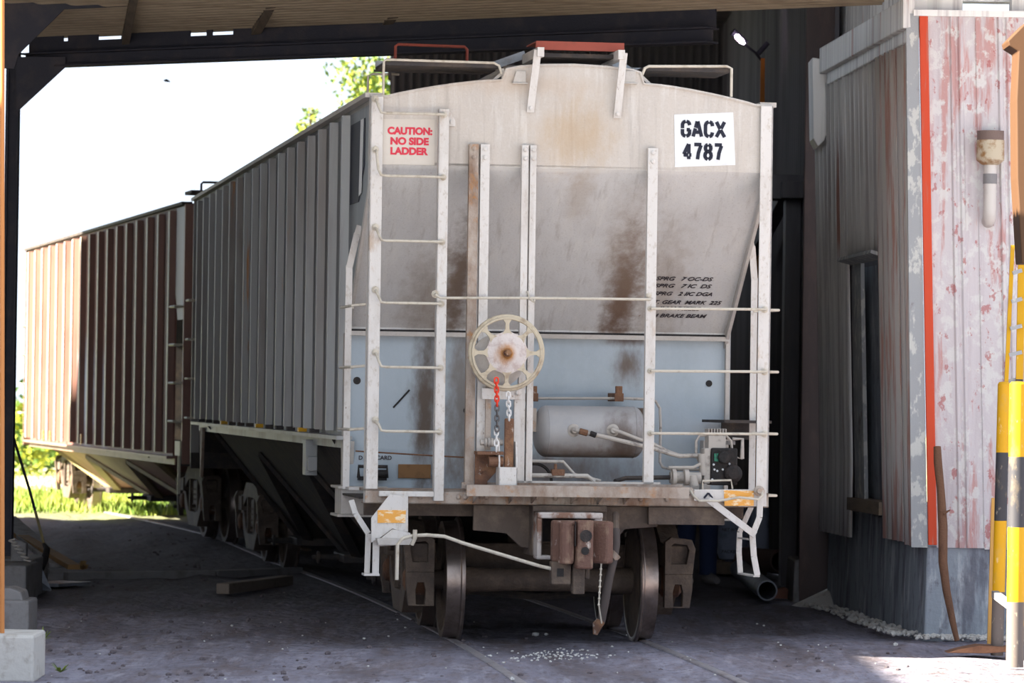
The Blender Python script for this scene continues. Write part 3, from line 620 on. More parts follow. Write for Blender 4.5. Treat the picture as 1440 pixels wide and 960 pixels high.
# coupler
cz = .815
b = MB(); b.box((-.27,-.30,.70),(-.235,-.10,1.03)); b.box((-.27,-.32,.985),(.22,-.10,1.03)); b.box((.16,-.30,.90),(.22,-.10,1.03)); b.box((-.27,-.30,.68),(-.16,-.12,.71))
b.build('striker_casting', 'striker', near, bevel=.01)
b = MB(); b.box((-.08,-.40,cz-.07),(.08,.15,cz+.09)); b.prism([(-.18,-.36),(-.19,-.52),(-.13,-.60),(-.04,-.60),(-.02,-.55),(.06,-.55),(.20,-.66),(.25,-.62),(.22,-.44),(.12,-.34)], lambda u,v,d: (u,v,d), cz-.15, cz+.16)
cpl = b.build('coupler', 'coupler', near, bevel=.018)
b = MB(); b.tube([(-.105,-.62,cz-.155),(-.105,-.62,cz+.15)], .055, 14); b.box((-.13,-.66,cz-.14),(-.05,-.56,cz+.13)); b.build('knuckle', 'coupler', cpl, bevel=.012)
b = MB(); b.prism([(-.045,-.60),(-.03,-.685),(.085,-.70),(.10,-.60)], lambda u,v,d: (u,v,d), cz-.19, cz+.17)
b.build('coupler_head_face', 'coupler', cpl, bevel=.015)
b = MB(); b.lathe([(0,.045),(.006,.045)], (.03,-.695,cz+.055), (0,-1,0), 14); b.lathe([(0,.03),(.006,.03)], (.025,-.70,cz-.055), (0,-1,0), 12); b.box((-.05,-.695,cz-.02),(-.045,-.66,cz+.16)); b.build('coupler_hole', 'black', cpl)
b = MB(); b.box((-.20,-.56,cz-.31),(-.055,-.44,cz-.14)); b.box((-.04,-.56,cz-.38),(.05,-.46,cz-.15)); b.cyl((-.02,-.52,cz-.36),(-.02,-.52,cz-.20),.03,10); b.cyl((.07,-.52,cz-.27),(.07,-.52,cz-.16),.022,10)
b.build('lock_lifter', 'truck', cpl, bevel=.01)
b = MB(); b.box((-.16,-.565,cz-.25),(-.11,-.555,cz-.19)); b.build('lifter_hole', 'black', cpl)
# uncoupling lever
pts = [(558,815,-.5),(559,765,-.5),(566,757,-.46),(580,753,-.42),(600,752,-.40),(625,754,-.42),(650,763,-.44),(700,778,-.5),(760,796,-.52),(797,804,-.52)]
b = MB(); b.tube([C(*p) for p in pts], .0135, 8); b.build('uncoupling_lever', 'rung', near, smooth=True)
b = MB(); p = C(583,756,-.42); b.tube([p+Vector((0,-.02,.06)),p+Vector((0,-.02,.0)),p+Vector((-.02,0,-.05))], .016, 8); b.build('lever_eye', 'rung', near, smooth=True)
# step / reflector plate at left
def poly(name, px, ly, th, m, parent=near, bevel=.003):
    pp = [C(x,y,ly) for x,y in px]; b = MB(); b.prism([(p.x,p.z) for p in pp], lambda u,v,d: (u,d,v), ly, ly+th); return b.build(name, m, parent, bevel=bevel)
rp = poly('reflector_plate', [(522,763),(522,728),(548,695),(574,697),(574,748),(562,747),(552,743),(543,750),(533,757)], -.16, .012, 'whitepaint')
poly('orange_reflector', [(531,717),(571,717),(570,735),(531,735)], -.166, .004, 'orange', rp, 0)
poly('lever_bracket', [(531,760),(543,751),(552,744),(577,749),(581,765),(530,768)], -.19, .02, 'whitepaint')
poly('lever_bracket', [(530,757),(578,757),(576,766),(532,766)], -.28, .10, 'paint')
def strap(name, pts, wd, th, m='whitepaint'):
    b = MB(); P = [C(*p) for p in pts]
    for a, q in zip(P, P[1:]): b.bar(a, q, wd, th, up=(0,1,0))
    return b.build(name, m, near, bevel=.002)
strap('sill_step', [(494,703,.10),(500,722,.06),(518,750,.0),(516,806,.0)], .042, .012)
strap('sill_step', [(529,754,-.12),(528,808,-.12)], .05, .012)
b = MB(); a = C(515,806,0); q = C(530,808,-.12); b.box((a.x-.03,.03,a.z-.012),(q.x+.02,-.13,a.z+.004)); b.build('sill_step', 'whitepaint', near)
# right stirrup step
strap('stirrup_step', [(1069,700,-.08),(1068,727,-.08),(1058,752,-.08),(1060,782,-.08),(1065,809,-.08)], .046, .012)
strap('stirrup_step', [(1061,702,.30),(1040,748,.30),(1039,775,.30),(1041,805,.30)], .042, .012)
b = MB(); a = C(1041,806,.30); q = C(1064,810,-.08); b.bar(a, q, .05, .012, up=(0,0,1)); a = C(1040,756,.30); q = C(1058,759,-.08); b.bar(a, q, .03, .010, up=(0,0,1)); b.build('stirrup_step', 'whitepaint', near)
strap('step_brace', [(996,702,-.12),(1062,752,-.12)], .05, .010)
sg = poly('sign_plate', [(976,688),(1078,688),(1078,712),(1040,712),(1018,705),(976,704)], -.07, .01, 'whitepaint')
poly('orange_reflector', [(1018,689),(1060,690),(1060,711),(1019,711)], -.076, .004, 'orange', sg, 0)
b = MB()
for (x0,y0,x1,y1) in ((990,700,996,693),(996,693,1002,700)):
    b.bar(C(x0,y0,-.078), C(x1,y1,-.078), .014, .003, up=(0,1,0))
b.build('chevron_mark', 'ink', sg)
b = MB(); b.tube([C(971,690,-.10),C(976,698,-.16),C(983,704,-.18),C(1010,704,-.18),C(1040,699,-.18),C(1066,702,-.18),C(1072,697,-.16),C(1072,688,-.10)], .0095, 8); b.tube([C(988,688,-.02),C(988,676,-.02),C(1028,675,-.02),C(1030,687,-.02)], .008, 6); b.build('grab_iron', 'rung', near, smooth=True)
b = MB(); p = C(1067,690,-.09); b.lathe([(0,.04),(.02,.04),(.03,.025),(.05,.02)], (p.x,-.09,p.z), (0,-1,0), 14); b.build('pivot_bolt', 'rustpaint', near); b = MB(); p = C(970,691,-.06); b.lathe([(0,.035),(.02,.03),(.04,.02)], (p.x,-.06,p.z), (0,-1,0), 10); b.build('pivot_bolt', 'rustpaint', near)

# jacking pads beside the bolster
for s in (-1,1):
    b = MB(); b.prism([(1.50,1.52),(1.95,1.52),(1.86,1.16),(1.60,1.16)], lambda u,v,d: (s*d,u,v), 1.44, 1.50); b.build('bolster_web', 'paint', near, bevel=.004)
    b = MB(); b.box((s*1.22,1.50,.95),(s*1.54,1.95,1.15)); b.box((s*1.18,1.46,.93),(s*1.57,2.0,.95)); b.box((s*1.18,1.46,1.15),(s*1.57,2.0,1.17)); b.build('jacking_pad', 'paint', near, bevel=.004)
    b = MB(); b.lathe([(0,.001),(0,.09),(.003,.09)], (s*1.503,1.74,1.36), (s,0,0), 20); o = b.build('web_hole', 'black', near)
    b = MB(); b.box((s*1.45,4.2,1.20),(s*1.55,4.45,1.50)); b.box((s*1.46,4.10,1.24),(s*1.54,4.2,1.36)); b.build('side_bracket', 'rib', near, bevel=.006)
for i in range(13):
    b = MB(); y = 3.4+i*1.02; b.box((-1.59,y,1.565),(-1.52,y+.12,1.60)); b.build('sill_tab', 'yellow' if i%4==1 else 'dark', near)
b = MB(); b.prism([(15.9,1.50),(16.25,1.50),(16.15,.95),(16.05,.95)], lambda u,v,d: (d,u,v), -1.53, -1.50); b.build('bolster_web', 'rustpaint', near)

# brake wheel
hc = C(712,496,-.30); WR = .268
b = MB(); pts = [(hc.x+WR*math.cos(t*math.pi/32), -.31, hc.z+WR*math.sin(t*math.pi/32)) for t in range(64)]
b.tube(pts, .019, 8, closed=True); pts = [(hc.x+(WR-.012)*math.cos(t*math.pi/32), -.335, hc.z+(WR-.012)*math.sin(t*math.pi/32)) for t in range(64)]; b.tube(pts, .011, 6, closed=True)
for k in range(8):
    t = math.pi/8*0+k*math.pi/4+math.pi/2
    c_, s_ = math.cos(t), math.sin(t)
    for (r0, r1, w0, w1) in ((.13,.175,.085,.030),(.175,.22,.030,.026),(.22,.262,.028,.085)):
        px_, pz_ = -s_, c_
        P = lambda r, q: (hc.x+r*c_+px_*q, 0, hc.z+r*s_+pz_*q)
        A = [P(r0,-w0/2),P(r1,-w1/2),P(r1,w1/2),P(r0,w0/2)]
        vs = [(x,-.34,z) for x,_,z in A]+[(x,-.318,z) for x,_,z in A]
        b.add(vs, [(0,1,2,3),(7,6,5,4),(0,4,5,1),(1,5,6,2),(2,6,7,3),(3,7,4,0)])
bw = b.build('brake_wheel', 'wheelpaint', near, smooth=True)
b = MB(); k = 48; vs = []; fs = []
rings = [(0,-.385),(.035,-.385),(.05,-.365),(.09,-.350),(.13,-.345),(None,-.335),(None,-.315)]
for (r, y) in rings:
    for j in range(k):
        t = 2*math.pi*j/k; rr = r if r is not None else .158 + .005*math.cos(8*(t-math.pi/2))
        vs.append((hc.x+rr*math.cos(t), y, hc.z+rr*math.sin(t)))
for i in range(len(rings)-1): fs += [(i*k+j, i*k+(j+1)%k, (i+1)*k+(j+1)%k, (i+1)*k+j) for j in range(k)]
fs.append(tuple(range((len(rings)-1)*k, len(rings)*k)))
b.add(vs, fs); b.build('brake_wheel_hub', 'hubpaint', bw, smooth=True)
b = MB(); b.lathe([(0,.026),(.02,.026),(.028,.018),(.034,.018)], (hc.x,-.378,hc.z), (0,-1,0), 6); b.build('hub_nut', 'rusty', bw)
# brake housing and gear behind the wheel
b = MB(); b.lathe([(0,.17),(.06,.20),(.12,.20),(.16,.16),(.2,.05)], (hc.x-.05,-.08,hc.z-.06), (0,-1,0), 24); b.cyl((hc.x,-.37,hc.z),(hc.x,-.1,hc.z),.03)
b.build('brake_gear_housing', 'paint', near, smooth=True)
b = MB(); a = C(677,561,-.15); q = C(733,552,-.15); b.box((a.x,-.17,a.z),(q.x,-.10,q.z+.03)); bolt(b, q.x-.03,-.17,q.z,.022); b.build('gear_bracket', 'whitepaint', near, bevel=.005)
b = MB(); a = C(727,565,-.10); q = C(733,675,-.10); b.box((a.x-.02,-.11,q.z),(a.x+.03,-.07,a.z+.02)); b.build('gear_bracket', 'whitepaint', near)
b = MB(); b.box((-.64,-.10,1.48),(-.60,-.03,2.2)); b.build('gear_bracket', 'rustpaint', near)
def chain(px, y0, y1, ly, L_=.024, r=.0062, m='darkchain', x1=None):
    a = C(px,y0,ly); q = C(x1 or px,y1,ly); n = max(1, int((a-q).length/(L_*2-r*2.6))); b = MB()
    for i in range(n):
        c = a.lerp(q, (i+.5)/n); b.link(c, (q-a), (0,1,0) if i%2 == 0 else (1,0,0), L_, .0145, r)
    return b.build('chain', m, near, smooth=True)
chain(698,532,570,-.40,m='redchain', x1=699); chain(699,570,606,-.33); chain(698,604,634,-.30,m='whitechain')
chain(714.5,552,590,-.32,m='whitechain', x1=716); 
b = MB(); a = C(716,588,-.2); q = C(716,672,-.2); b.box((a.x-.035,-.22,q.z),(a.x+.035,-.19,a.z)); b.build('pull_bar', 'rusty', near, bevel=.01)
b = MB()
for dx in (-.075,.055):
    pr = [( -.25,1.19),(-.12,1.19),(-.10,1.45),(-.14,1.55),(-.20,1.55),(-.25,1.40)]
    o0 = C(714,650,-.2).x; b.prism(pr, lambda u,v,d: (d,u,v), o0+dx, o0+dx+.012)
b.box((o0-.075,-.25,1.22),(o0+.067,-.235,1.36)); b.build('sheave_guard', 'whitepaint', near, bevel=.003)
b = MB(); b.prism([(-.715,1.46),(-.55,1.46),(-.53,1.35),(-.62,1.25),(-.62,1.19),(-.715,1.19)], lambda u,v,d: (u,d,v), -.10, -.075); b.box((-.72,-.24,1.45),(-.52,-.075,1.475)); b.cyl((-.63,-.2,1.40),(-.52,-.2,1.40),.04,12)
for q in ((-.67,1.22),(-.67,1.32),(-.60,1.40)): bolt(b, q[0],-.10,q[1],.014)
b.build('bell_crank_bracket', 'rusty', near, bevel=.004)
b = MB(); p = C(692,618,-.15)
for i in range(5): b.lathe([(0,.03),(.012,.036),(.02,.03)], (p.x-.06+.024*i,-.16,p.z-.02), (1,0,0), 14)
b.cyl((p.x-.09,-.16,p.z-.02),(p.x+.08,-.16,p.z-.02),.022,12); b.build('chain_sheave', 'pipe', near, smooth=True)

# air reservoir
a = C(749,607,.70); q = C(908,607,.70); zc = (C(820,571,.55).z+C(820,643,.55).z)/2; rt = .197
b = MB(); Lr = q.x-a.x; pr = []
for i in range(9): t = i/8*math.pi/2; pr.append((.10*(1-math.cos(t)), max(.002, rt*math.sin(t))))
pr += [(.101,rt+.003),(.104,rt)] + [(Lr-.104,rt),(Lr-.101,rt+.003)] + [(Lr-h, r) for h, r in reversed(pr[:9])]
b.lathe(pr, (a.x,.70,zc), (1,0,0), 40); tk = b.build('air_reservoir', 'tank', near, smooth=True)
for px in (807,862):
    p = C(px,605,.50); b = MB(); b.lathe([(0,.052),(.02,.048),(.03,.03),(.06,.028),(.07,.02)], (p.x,.52,p.z), (0,-1,0), 18); b.build('tank_flange', 'pipe', tk, smooth=True)
for px in (748,910):
    b = MB(); p = C(px,592,.7); b.box((p.x-.02,.60,p.z-.08),(p.x+.02,1.5,p.z+.10)); b.build('tank_bracket', 'rustpaint', near)
def pipe(pts, r, m='pipe', name='air_pipe', n=8):
    b = MB(); b.tube([C(*p) for p in pts], r, n); return b.build(name, m, near, smooth=True)
pipe([(807,604,.46),(818,607,.44),(850,614,.40),(900,626,.38),(918,630,.38),(940,637,.38),(955,641,.38),(988,640,.40)], .017)
pipe([(862,604,.46),(872,607,.44),(900,618,.42),(918,624,.42),(940,635,.45),(955,640,.47),(988,642,.47)], .014)
pipe([(815,606,.42),(826,609,.42)], .024, 'rusty', 'pipe_clamp'); pipe([(830,609,.40),(838,612,.40)], .021, 'black', 'pipe_tape')
pipe([(748,560,1.2),(870,560,1.2),(910,561,1.2),(922,564,1.2),(928,574,1.2),(929,600,1.1),(928,650,.8),(932,657,.7),(945,660,.6),(988,660,.5)], .011)
for px in (750,870):
    p = C(px,558,1.2); b = MB(); b.box((p.x-.035,1.17,p.z-.035),(p.x+.035,1.5,p.z+.03)); b.box((p.x-.02,1.2,p.z),(p.x+.03,1.25,p.z+.085)); b.build('pipe_clamp', 'rusty', near, bevel=.004)
pipe([(745,648,.3),(792,649,.3),(808,667,.25),(845,676,.2)], .012); pipe([(740,668,.1),(826,669,.1),(836,677,.1)], .017)
p = C(752,672,.9); b = MB(); pts = [(p.x+.13*math.cos(t*math.pi/16), .9, p.z-.02+.13*math.sin(t*math.pi/16)) for t in range(32)]; b.tube(pts, .012, 6, closed=True); b.build('pipe_coil', 'dark', near, smooth=True)
b = MB(); p = C(784,665,.12); b.box((p.x-.05,.08,p.z-.02),(p.x+.05,.14,p.z+.03)); b.cyl((p.x-.02,.1,p.z),(p.x-.02,.1,p.z+.07),.012,8); b.build('pipe_tee', 'rusty', near, bevel=.006)
pipe([(940,657,.3),(975,657,.3),(985,652,.3)], .012)
# brake control valve
a = C(1000,682,.3); q = C(1034,630,.3)
b = MB(); b.box((a.x,.30,a.z),(q.x+.02,.50,q.z)); b.lathe([(0,.07),(.05,.07),(.07,.04)], (q.x-.02,.30,a.z+.09), (0,-1,0), 16); b.lathe([(0,.05),(.06,.05)], ((a.x+q.x)/2,.30,q.z-.07), (0,-1,0), 12)
bv = b.build('brake_valve', 'black', near, bevel=.012)
b = MB()
for (x,y) in ((1004,653),(1009,662),(1017,660),(1026,652),(1027,660),(1027,672),(1002,674),(1005,660)):
    pp = C(x,y,.285); b.lathe([(0,.009),(.012,.008),(.014,.003)], (pp.x,.30,pp.z), (0,-1,0), 8)
b.build('valve_bolt', 'placard', bv)
b = MB(); pp = C(1014,643,.28); b.box((pp.x-.05,.285,pp.z-.03),(pp.x+.05,.30,pp.z+.03)); b.build('valve_tag', 'green', bv)
b = MB(); a2 = C(992,631,.35); q2 = C(1020,612,.35); b.box((a2.x+.02,.33,a2.z-.02),(q2.x,.48,q2.z)); 
for i in range(7): x = a2.x+.02+(q2.x-a2.x-.02)*i/6; b.box((x-.004,.32,q2.z),(x+.004,.47,q2.z+.05))
b.build('valve_cap', 'pipe', bv, bevel=.003)
pipe([(988,638,.35),(990,668,.35)], .035, 'pipe', 'valve_flange', 12)
b = MB(); a2 = C(989,680,.34); q2 = C(999,630,.34); b.box((a2.x,.32,a2.z),(q2.x,.46,q2.z)); b.build('valve_flange', 'pipe', bv, bevel=.01)
pipe([(990,655,.42),(983,648,.42),(979,640,.42),(979,620,.42),(984,612,.42),(1020,611,.42),(1028,620,.42),(1030,640,.42),(1042,645,.42),(1044,620,.42)], .011)
b = MB(); b.cyl(C(942,671,.3),C(985,672,.3),.045,14); b.cyl(C(945,671,.25),C(950,671,.25),.065,14); b.cyl(C(962,671,.25),C(968,671,.25),.062,14); b.cyl(C(974,668,.22),C(976,683,.22),.035,12); b.build('strainer_valve', 'pipe', near, smooth=True)
pipe([(865,676,.2),(880,672,.3),(942,671,.3)], .017, 'dark')
b = MB(); a2 = C(1008,594,.9); q2 = C(1065,591,.9); b.box((a2.x,.6,a2.z),(q2.x+.05,1.5,q2.z)); b.box((a2.x+.06,1.0,a2.z-.13),(q2.x+.05,1.03,a2.z)); b.build('valve_shelf', 'dark', near)
pipe([(1030,617,.6),(1044,617,.6),(1044,645,.6)], .014)
b = MB(); b.box((1.30,1.35,1.16),(1.36,1.5,1.56)); b.box((1.0,1.0,1.16),(1.2,1.1,1.30)); b.build('valve_mount', 'paint', near)
# air hose
pipe([(866,745,-.35),(866,765,-.42),(863,785,-.46),(856,815,-.48),(850,850,-.48),(845,874,-.46)], .032, 'hose', 'air_hose', 12)
pipe([(846,872,-.46),(840,878,-.46),(837,892,-.46)], [.034,.04,.018], 'rusty', 'glad_hand', 10)
pipe([(866,752,-.34),(866,745,-.30),(866,722,-.2)], .026, 'truck', 'air_pipe'); pipe([(867,778,-.46),(861,784,-.46)], .042, 'rustpaint', 'hose_clamp', 10)
b = MB(); a2 = C(846,783,-.60); q2 = C(842,850,-.60); q3 = C(846,876,-.52)
b.tube([a2,q2,q3], .006, 6)
for i in range(9): b.lathe([(-.010,.006),(0,.011),(.010,.006)], a2.lerp(q2, i/8), (0,0,1), 8)
b.build('hose_chain', 'rung', near)

# roof walkway at the near end
def grating(x0, x1, y0, y1, z, m='dark', dy=.035):
    b = MB(); n = int((y1-y0)/dy)
    for i in range(n+1): y = y0+(y1-y0)*i/n; b.box((x0,y-.004,z-.03),(x1,y+.004,z))
    for i in range(int((x1-x0)/.10)+1): x = x0+.10*i; b.box((x-.004,y0,z-.018),(x+.004,y1,z-.010))
    return b.build('roof_walkway', m, near)
grating(-1.42,-.56,.04,.62,4.375); grating(.55,1.21,.04,.62,4.385); grating(-.27,.38,.08,.62,4.47)
b = MB(); b.box((-1.42,.62,4.36),(-.56,.65,4.42)); b.bar((-.56,.635,4.39),(-.27,.635,4.50),.03,.06); b.build('walkway_edge', 'board', near)
b = MB(); b.box((.55,.62,4.36),(1.20,.65,4.42)); b.bar((.55,.635,4.39),(.38,.635,4.48),.03,.06); b.build('walkway_edge', 'board', near)
b = MB(); b.box((-.28,.02,4.49),(.39,.06,4.545)); b.box((-.28,.02,4.545),(.39,.5,4.555)); b.build('walkway_edge', 'redrail', near)
b = MB(); b.tube([(-1.43,.02,4.105),(-1.43,.02,4.37),(-1.41,.02,4.385),(-.60,.02,4.38),(-.56,.02,4.36),(-.54,.02,4.30)], .010, 8); b.build('walkway_handrail', 'rung', near, smooth=True)
b = MB(); b.tube([(.53,.02,4.32),(.55,.02,4.37),(.58,.02,4.385),(1.18,.02,4.40),(1.215,.02,4.385),(1.215,.02,4.17)], .011, 8); b.build('walkway_handrail', 'rung', near, smooth=True)
b = MB(); b.tube([(-1.44,.95,4.10),(-1.44,.95,4.33),(-1.40,.95,4.345),(-1.2,.95,4.345)], .009, 8); b.build('walkway_handrail', 'rung', near, smooth=True)
a = C(556,77,.9); q = C(657,66,.9); b = MB(); b.tube([(a.x,.9,a.z-.04),(a.x,.9,q.z-.01),(a.x+.02,.9,q.z+.005),(q.x-.02,.9,q.z),(q.x,.9,q.z-.02),(q.x,.9,a.z-.04)], .012, 8); b.build('walkway_handrail', 'redrail', near, smooth=True)
b = MB(); b.box((a.x-.05,.88,4.30),(a.x-.03,.92,4.36)); b.box((-1.40,.9,4.36),(-.56,.92,4.375)); b.build('walkway_beam', 'dark', near)
for (x0,y0,x1,y1) in ((757,70,746,154),(878,74,868,162)):
    p = C(x0,y0,-.14); q = C(x1,y1,-.02); b = MB(); b.bar((p.x,-.12,p.z),(q.x,-.035,q.z+.02),.055,.012,up=(0,1,0)); b.bar((q.x,-.035,q.z+.03),(q.x,-.02,q.z-.02),.055,.012,up=(0,1,0)); bolt(b,q.x,-.03,q.z+.01,.018)
    b.box((p.x-.005,-.14,p.z-.05),(p.x+.045,.62,p.z+.02)) if x0 < 800 else b.box((p.x-.045,-.14,p.z-.05),(p.x+.005,.62,p.z+.02))
    b.build('walkway_bracket', 'whitepaint', near)
for s, px in ((-1,731),(1,885)):
    p = C(px,108,-.01); b = MB(); b.box((p.x-.06,-.05,p.z-.055),(p.x+.06,0,p.z-.045)); b.prism([(-.055,-.045),(.045,-.045),(.045,.045),(-.03,.045)], lambda u,v,d: (p.x+u,d,p.z+v), -.03, 0); b.build('roof_step_lug', 'paint', near, bevel=.006)
for s in (-1,1):
    b = MB(); b.prism([(.02,4.26),(.35,4.26),(.35,4.36),(.02,4.34)], lambda u,v,d: (s*d,u,v), .52, .54); b.build('trough_cheek', 'paint', near)
# far-end walkway and rail
b = MB(); b.box((-1.45,LEN-.7,4.18),(1.45,LEN-.05,4.21)); b.build('roof_walkway', 'dark', near)
b = MB(); z = 4.20; b.tube([(-1.45,LEN-.05,4.12),(-1.45,LEN-.05,4.30),(-1.43,LEN-.05,4.32),(-.85,LEN-.05,4.32),(-.80,LEN-.05,4.30),(-.80,LEN-.05,4.12)], .014, 6); b.build('walkway_handrail', 'dark', near)
b = MB(); b.box((-.4,.7,4.36),(.4,LEN-.7,4.42)); b.build('hatch_trough', 'paint', near)
# small end ladder stubs of the far end
for yy in (1.6,2.05,2.5,2.95):
    b = MB(); b.tube([(-1.50,LEN-.5,yy),(-1.60,LEN-.5,yy),(-1.60,LEN-.05,yy),(-1.50,LEN-.05,yy)], .014, 6); b.build('side_ladder_rung', 'rung', near)

# ------------------------------------------------------------ second hopper car
TH2 = R(12.5)
p = atY(252, 600, 50.0); RX2 = Vector((math.cos(TH2), math.sin(TH2), 0))
O2 = Vector((p.x, 50.0, 0)) + RX2*1.56; O2.z = .10
far = empty('hopper_car', O2, TH2, 'maroon ribbed hopper freight car coupled behind the grey one, its far half in sunlight', 'freight car', 'coupled hopper cars on the track')
body(far, 1.03, 'brown', 'brownrib', 17, y0=.95, y1=LEN-.7, rd=.07, ribw=.10, z_top=4.00)
for i in range(17):
    y = 1.01+(LEN-.7-.95-.12)*i/16; b = MB(); b.box((-1.578,y-.05,1.07),(-1.571,y+.05,3.95)); b.build('rib_edge', 'ribcap', far)
hopper_bottom(far, 1.03, 'brownrib', 'slope2')
for t_y in (2.1, LEN-2.1): truck(far, t_y)
for yy in (0, LEN-.02):
    b = MB(); b.prism([(-1.5,1.1),(-1.5,4.0),(-.6,4.16),(.6,4.16),(1.5,4.0),(1.5,1.1)], lambda u,v,d: (u,yy+d,v), 0, .02); b.build('end_sheet', 'dark', far)  # dark colour stands in for shade on the maroon car's end
    b = MB(); b.box((-1.53,yy,.93),(1.53,yy+.1,1.10)); b.build('end_sill', 'dark', far)
    for s in (-1,1): b = MB(); b.box((s*1.53,yy-.03,.95),(s*1.42,yy+.03,4.0)); b.build('corner_post', 'brownrib', far)
b = MB(); b.prism([(.06,3.98),(.80,3.98),(.80,2.95),(.60,2.65),(.14,2.65),(.06,2.95)], lambda u,v,d: (d,u,v), -1.515, -1.50); b.build('wing_plate', 'patch', far)
b = MB(); b.box((1.5,.06,2.65),(1.515,.80,3.98)); b.build('wing_plate', 'brown', far)
b = MB(); b.box((-1.45,.5,1.0),(1.45,.55,2.9)); b.build('bulkhead_panel', 'dark', far)  # darkened likewise for the shaded gap between the cars
for yy in (.05, LEN-.6):
    for zz in (1.45,1.9,2.35,2.8):
        b = MB(); b.tube([(-1.50,yy,zz),(-1.62,yy,zz),(-1.62,yy+.45,zz),(-1.50,yy+.45,zz)], .016, 6); b.build('side_ladder_rung', 'ribcap', far)
b = MB(); b.box((-1.45,.05,4.13),(1.45,.6,4.17)); b.build('roof_walkway', 'dark', far)
b = MB(); b.box((-.35,.5,4.10),(.35,LEN-.5,4.16)); b.build('hatch_trough', 'brown', far)
b = MB(); b.box((-1.55,.0,1.05),(-1.46,.42,1.22)); b.box((-1.56,.05,.60),(-1.53,.09,1.05)); b.build('sill_step', 'ribcap', far)
for i, yy in enumerate((14.3,13.4,9.5)):
    b = MB(); b.box((-1.59,yy,1.05),(-1.575,yy+.06,1.20)); b.build('orange_reflector', 'orange', far)

# ------------------------------------------------------------ shed : portals, roof, walls
LA = Vector((-4.62, 40.2, 0)); LD = Vector((9700,-6000,0)).normalized(); LN = Vector((-LD.y, LD.x, 0))   # lintel start and direction
def lint(t, off=0): return LA + LD*t + LN*off
b = MB()                                             # far lintel: beam with flanges
P0, P1 = lint(0), lint(9.2)
def lbeam(b, z0, z1, wd, t0, t1, off=0):
    a = lint(t0,off); q = lint(t1,off); mz = (z0+z1)/2
    b.bar((a.x,a.y,mz),(q.x,q.y,mz), wd, z1-z0, up=(0,0,1))
lbeam(b, 4.92, 4.935, .20, 0, 7.4); lbeam(b, 4.935, 5.04, .02, 0, 7.4); lbeam(b, 5.04, 5.055, .20, 0, 7.4)
tag(b.build('portal_beam', 'shedsteel'), 'dark steel beam over the bright opening, its lower edge against the sky', 'beam', 'portal beams of the shed')
b = MB()
segs = [(0,.40),(.46,.81),(1.13,1.87),(2.06,2.12),(2.36,7.4)]
for a_, q_ in segs: lbeam(b, 5.165, 5.215, .02, a_, q_, .05)
lbeam(b, 5.055, 5.165, .02, 0, 7.4, .05)
tag(b.build('fascia_strip', 'shedsteel'), 'dark sheet strip above the portal beam with slits of daylight in it', 'fascia')
b = MB(); lbeam(b, 5.24, 5.325, .16, -.2, 7.4, -3.0)
tag(b.build('portal_beam', 'shedsteel'), 'dark steel beam at the very top edge of the picture, nearer than the roof sheets', 'beam', 'portal beams of the shed')
b = MB(); q0 = atY(13, 480, 40.0); b.box((q0.x-.06,39.92,.33),(q0.x-.05+.015,40.08,5.3)); b.box((q0.x+.045,39.92,.33),(q0.x+.06,40.08,5.3)); b.box((q0.x-.06,39.99,.33),(q0.x+.06,40.01,5.3)); b.box((q0.x-.14,39.86,.32),(q0.x+.12,40.14,.345))
tag(b.build('steel_column', 'shedsteel'), 'dark steel column at the left edge carrying the roof, on a low concrete footing', 'column')
for (pts, Yt, lab) in (([(23,80),(92,80),(92,94),(25,156),(23,158)], 39.9, 'triangular steel gusset plate in the corner of the bright opening'), ([(2,-12),(300,-12),(300,3),(90,13),(26,76),(20,96),(2,96)], 37.6, 'large dark gusset plate in the top left corner, below the nearer beam')):
    b = MB(); pp = [atY(x,y,Yt) for x,y in pts]; b.prism([(p.x,p.z) for p in pp], lambda u,v,d: (u,d,v), Yt, Yt+.03); tag(b.build('gusset_plate', 'shedsteel'), lab, 'gusset plate', 'gusset plates of the shed')
# corrugated roof: crests run along the lintel direction
def roof(t0, t1, o0, o1, z0, slope, name, m, nn=None):
    b = MB(); L_ = o1-o0; n = int(abs(L_)/.15*7); vs = []; fs = []
    for i in range(n+1):
        o = o0+L_*i/n; z = z0+slope*(0-o)+.018*math.sin(2*math.pi*o/.15)
        for t in (t0, max(t0+.01, min(t1, (10.5+LN.y*o)/-LD.y, (3.05+4.62-LN.x*o)/LD.x, max((.3+4.62-LN.x*o)/LD.x, (7.4+LN.y*o)/-LD.y)))): p = lint(t, o); vs.append((p.x,p.y,z))
    fs = [(2*i,2*i+1,2*i+3,2*i+2) for i in range(n)]
    b.add(vs, fs); return b.build(name, m, kind='structure', solid=.004)
roof(-5.0, 10.6, .12, -11.5, 5.225, .04, 'ceiling', 'roofsheet')  # unseen front and left edges extended and cut to block sun
b = MB(); b.add([(-1.25,37.9,7.2),(2.9,35.1,7.2),(2.9,60,7.2),(-1.78,60,7.2)], [(0,1,2,3)]); b.build('ceiling_back', 'wallr', kind='structure', solid=.05)
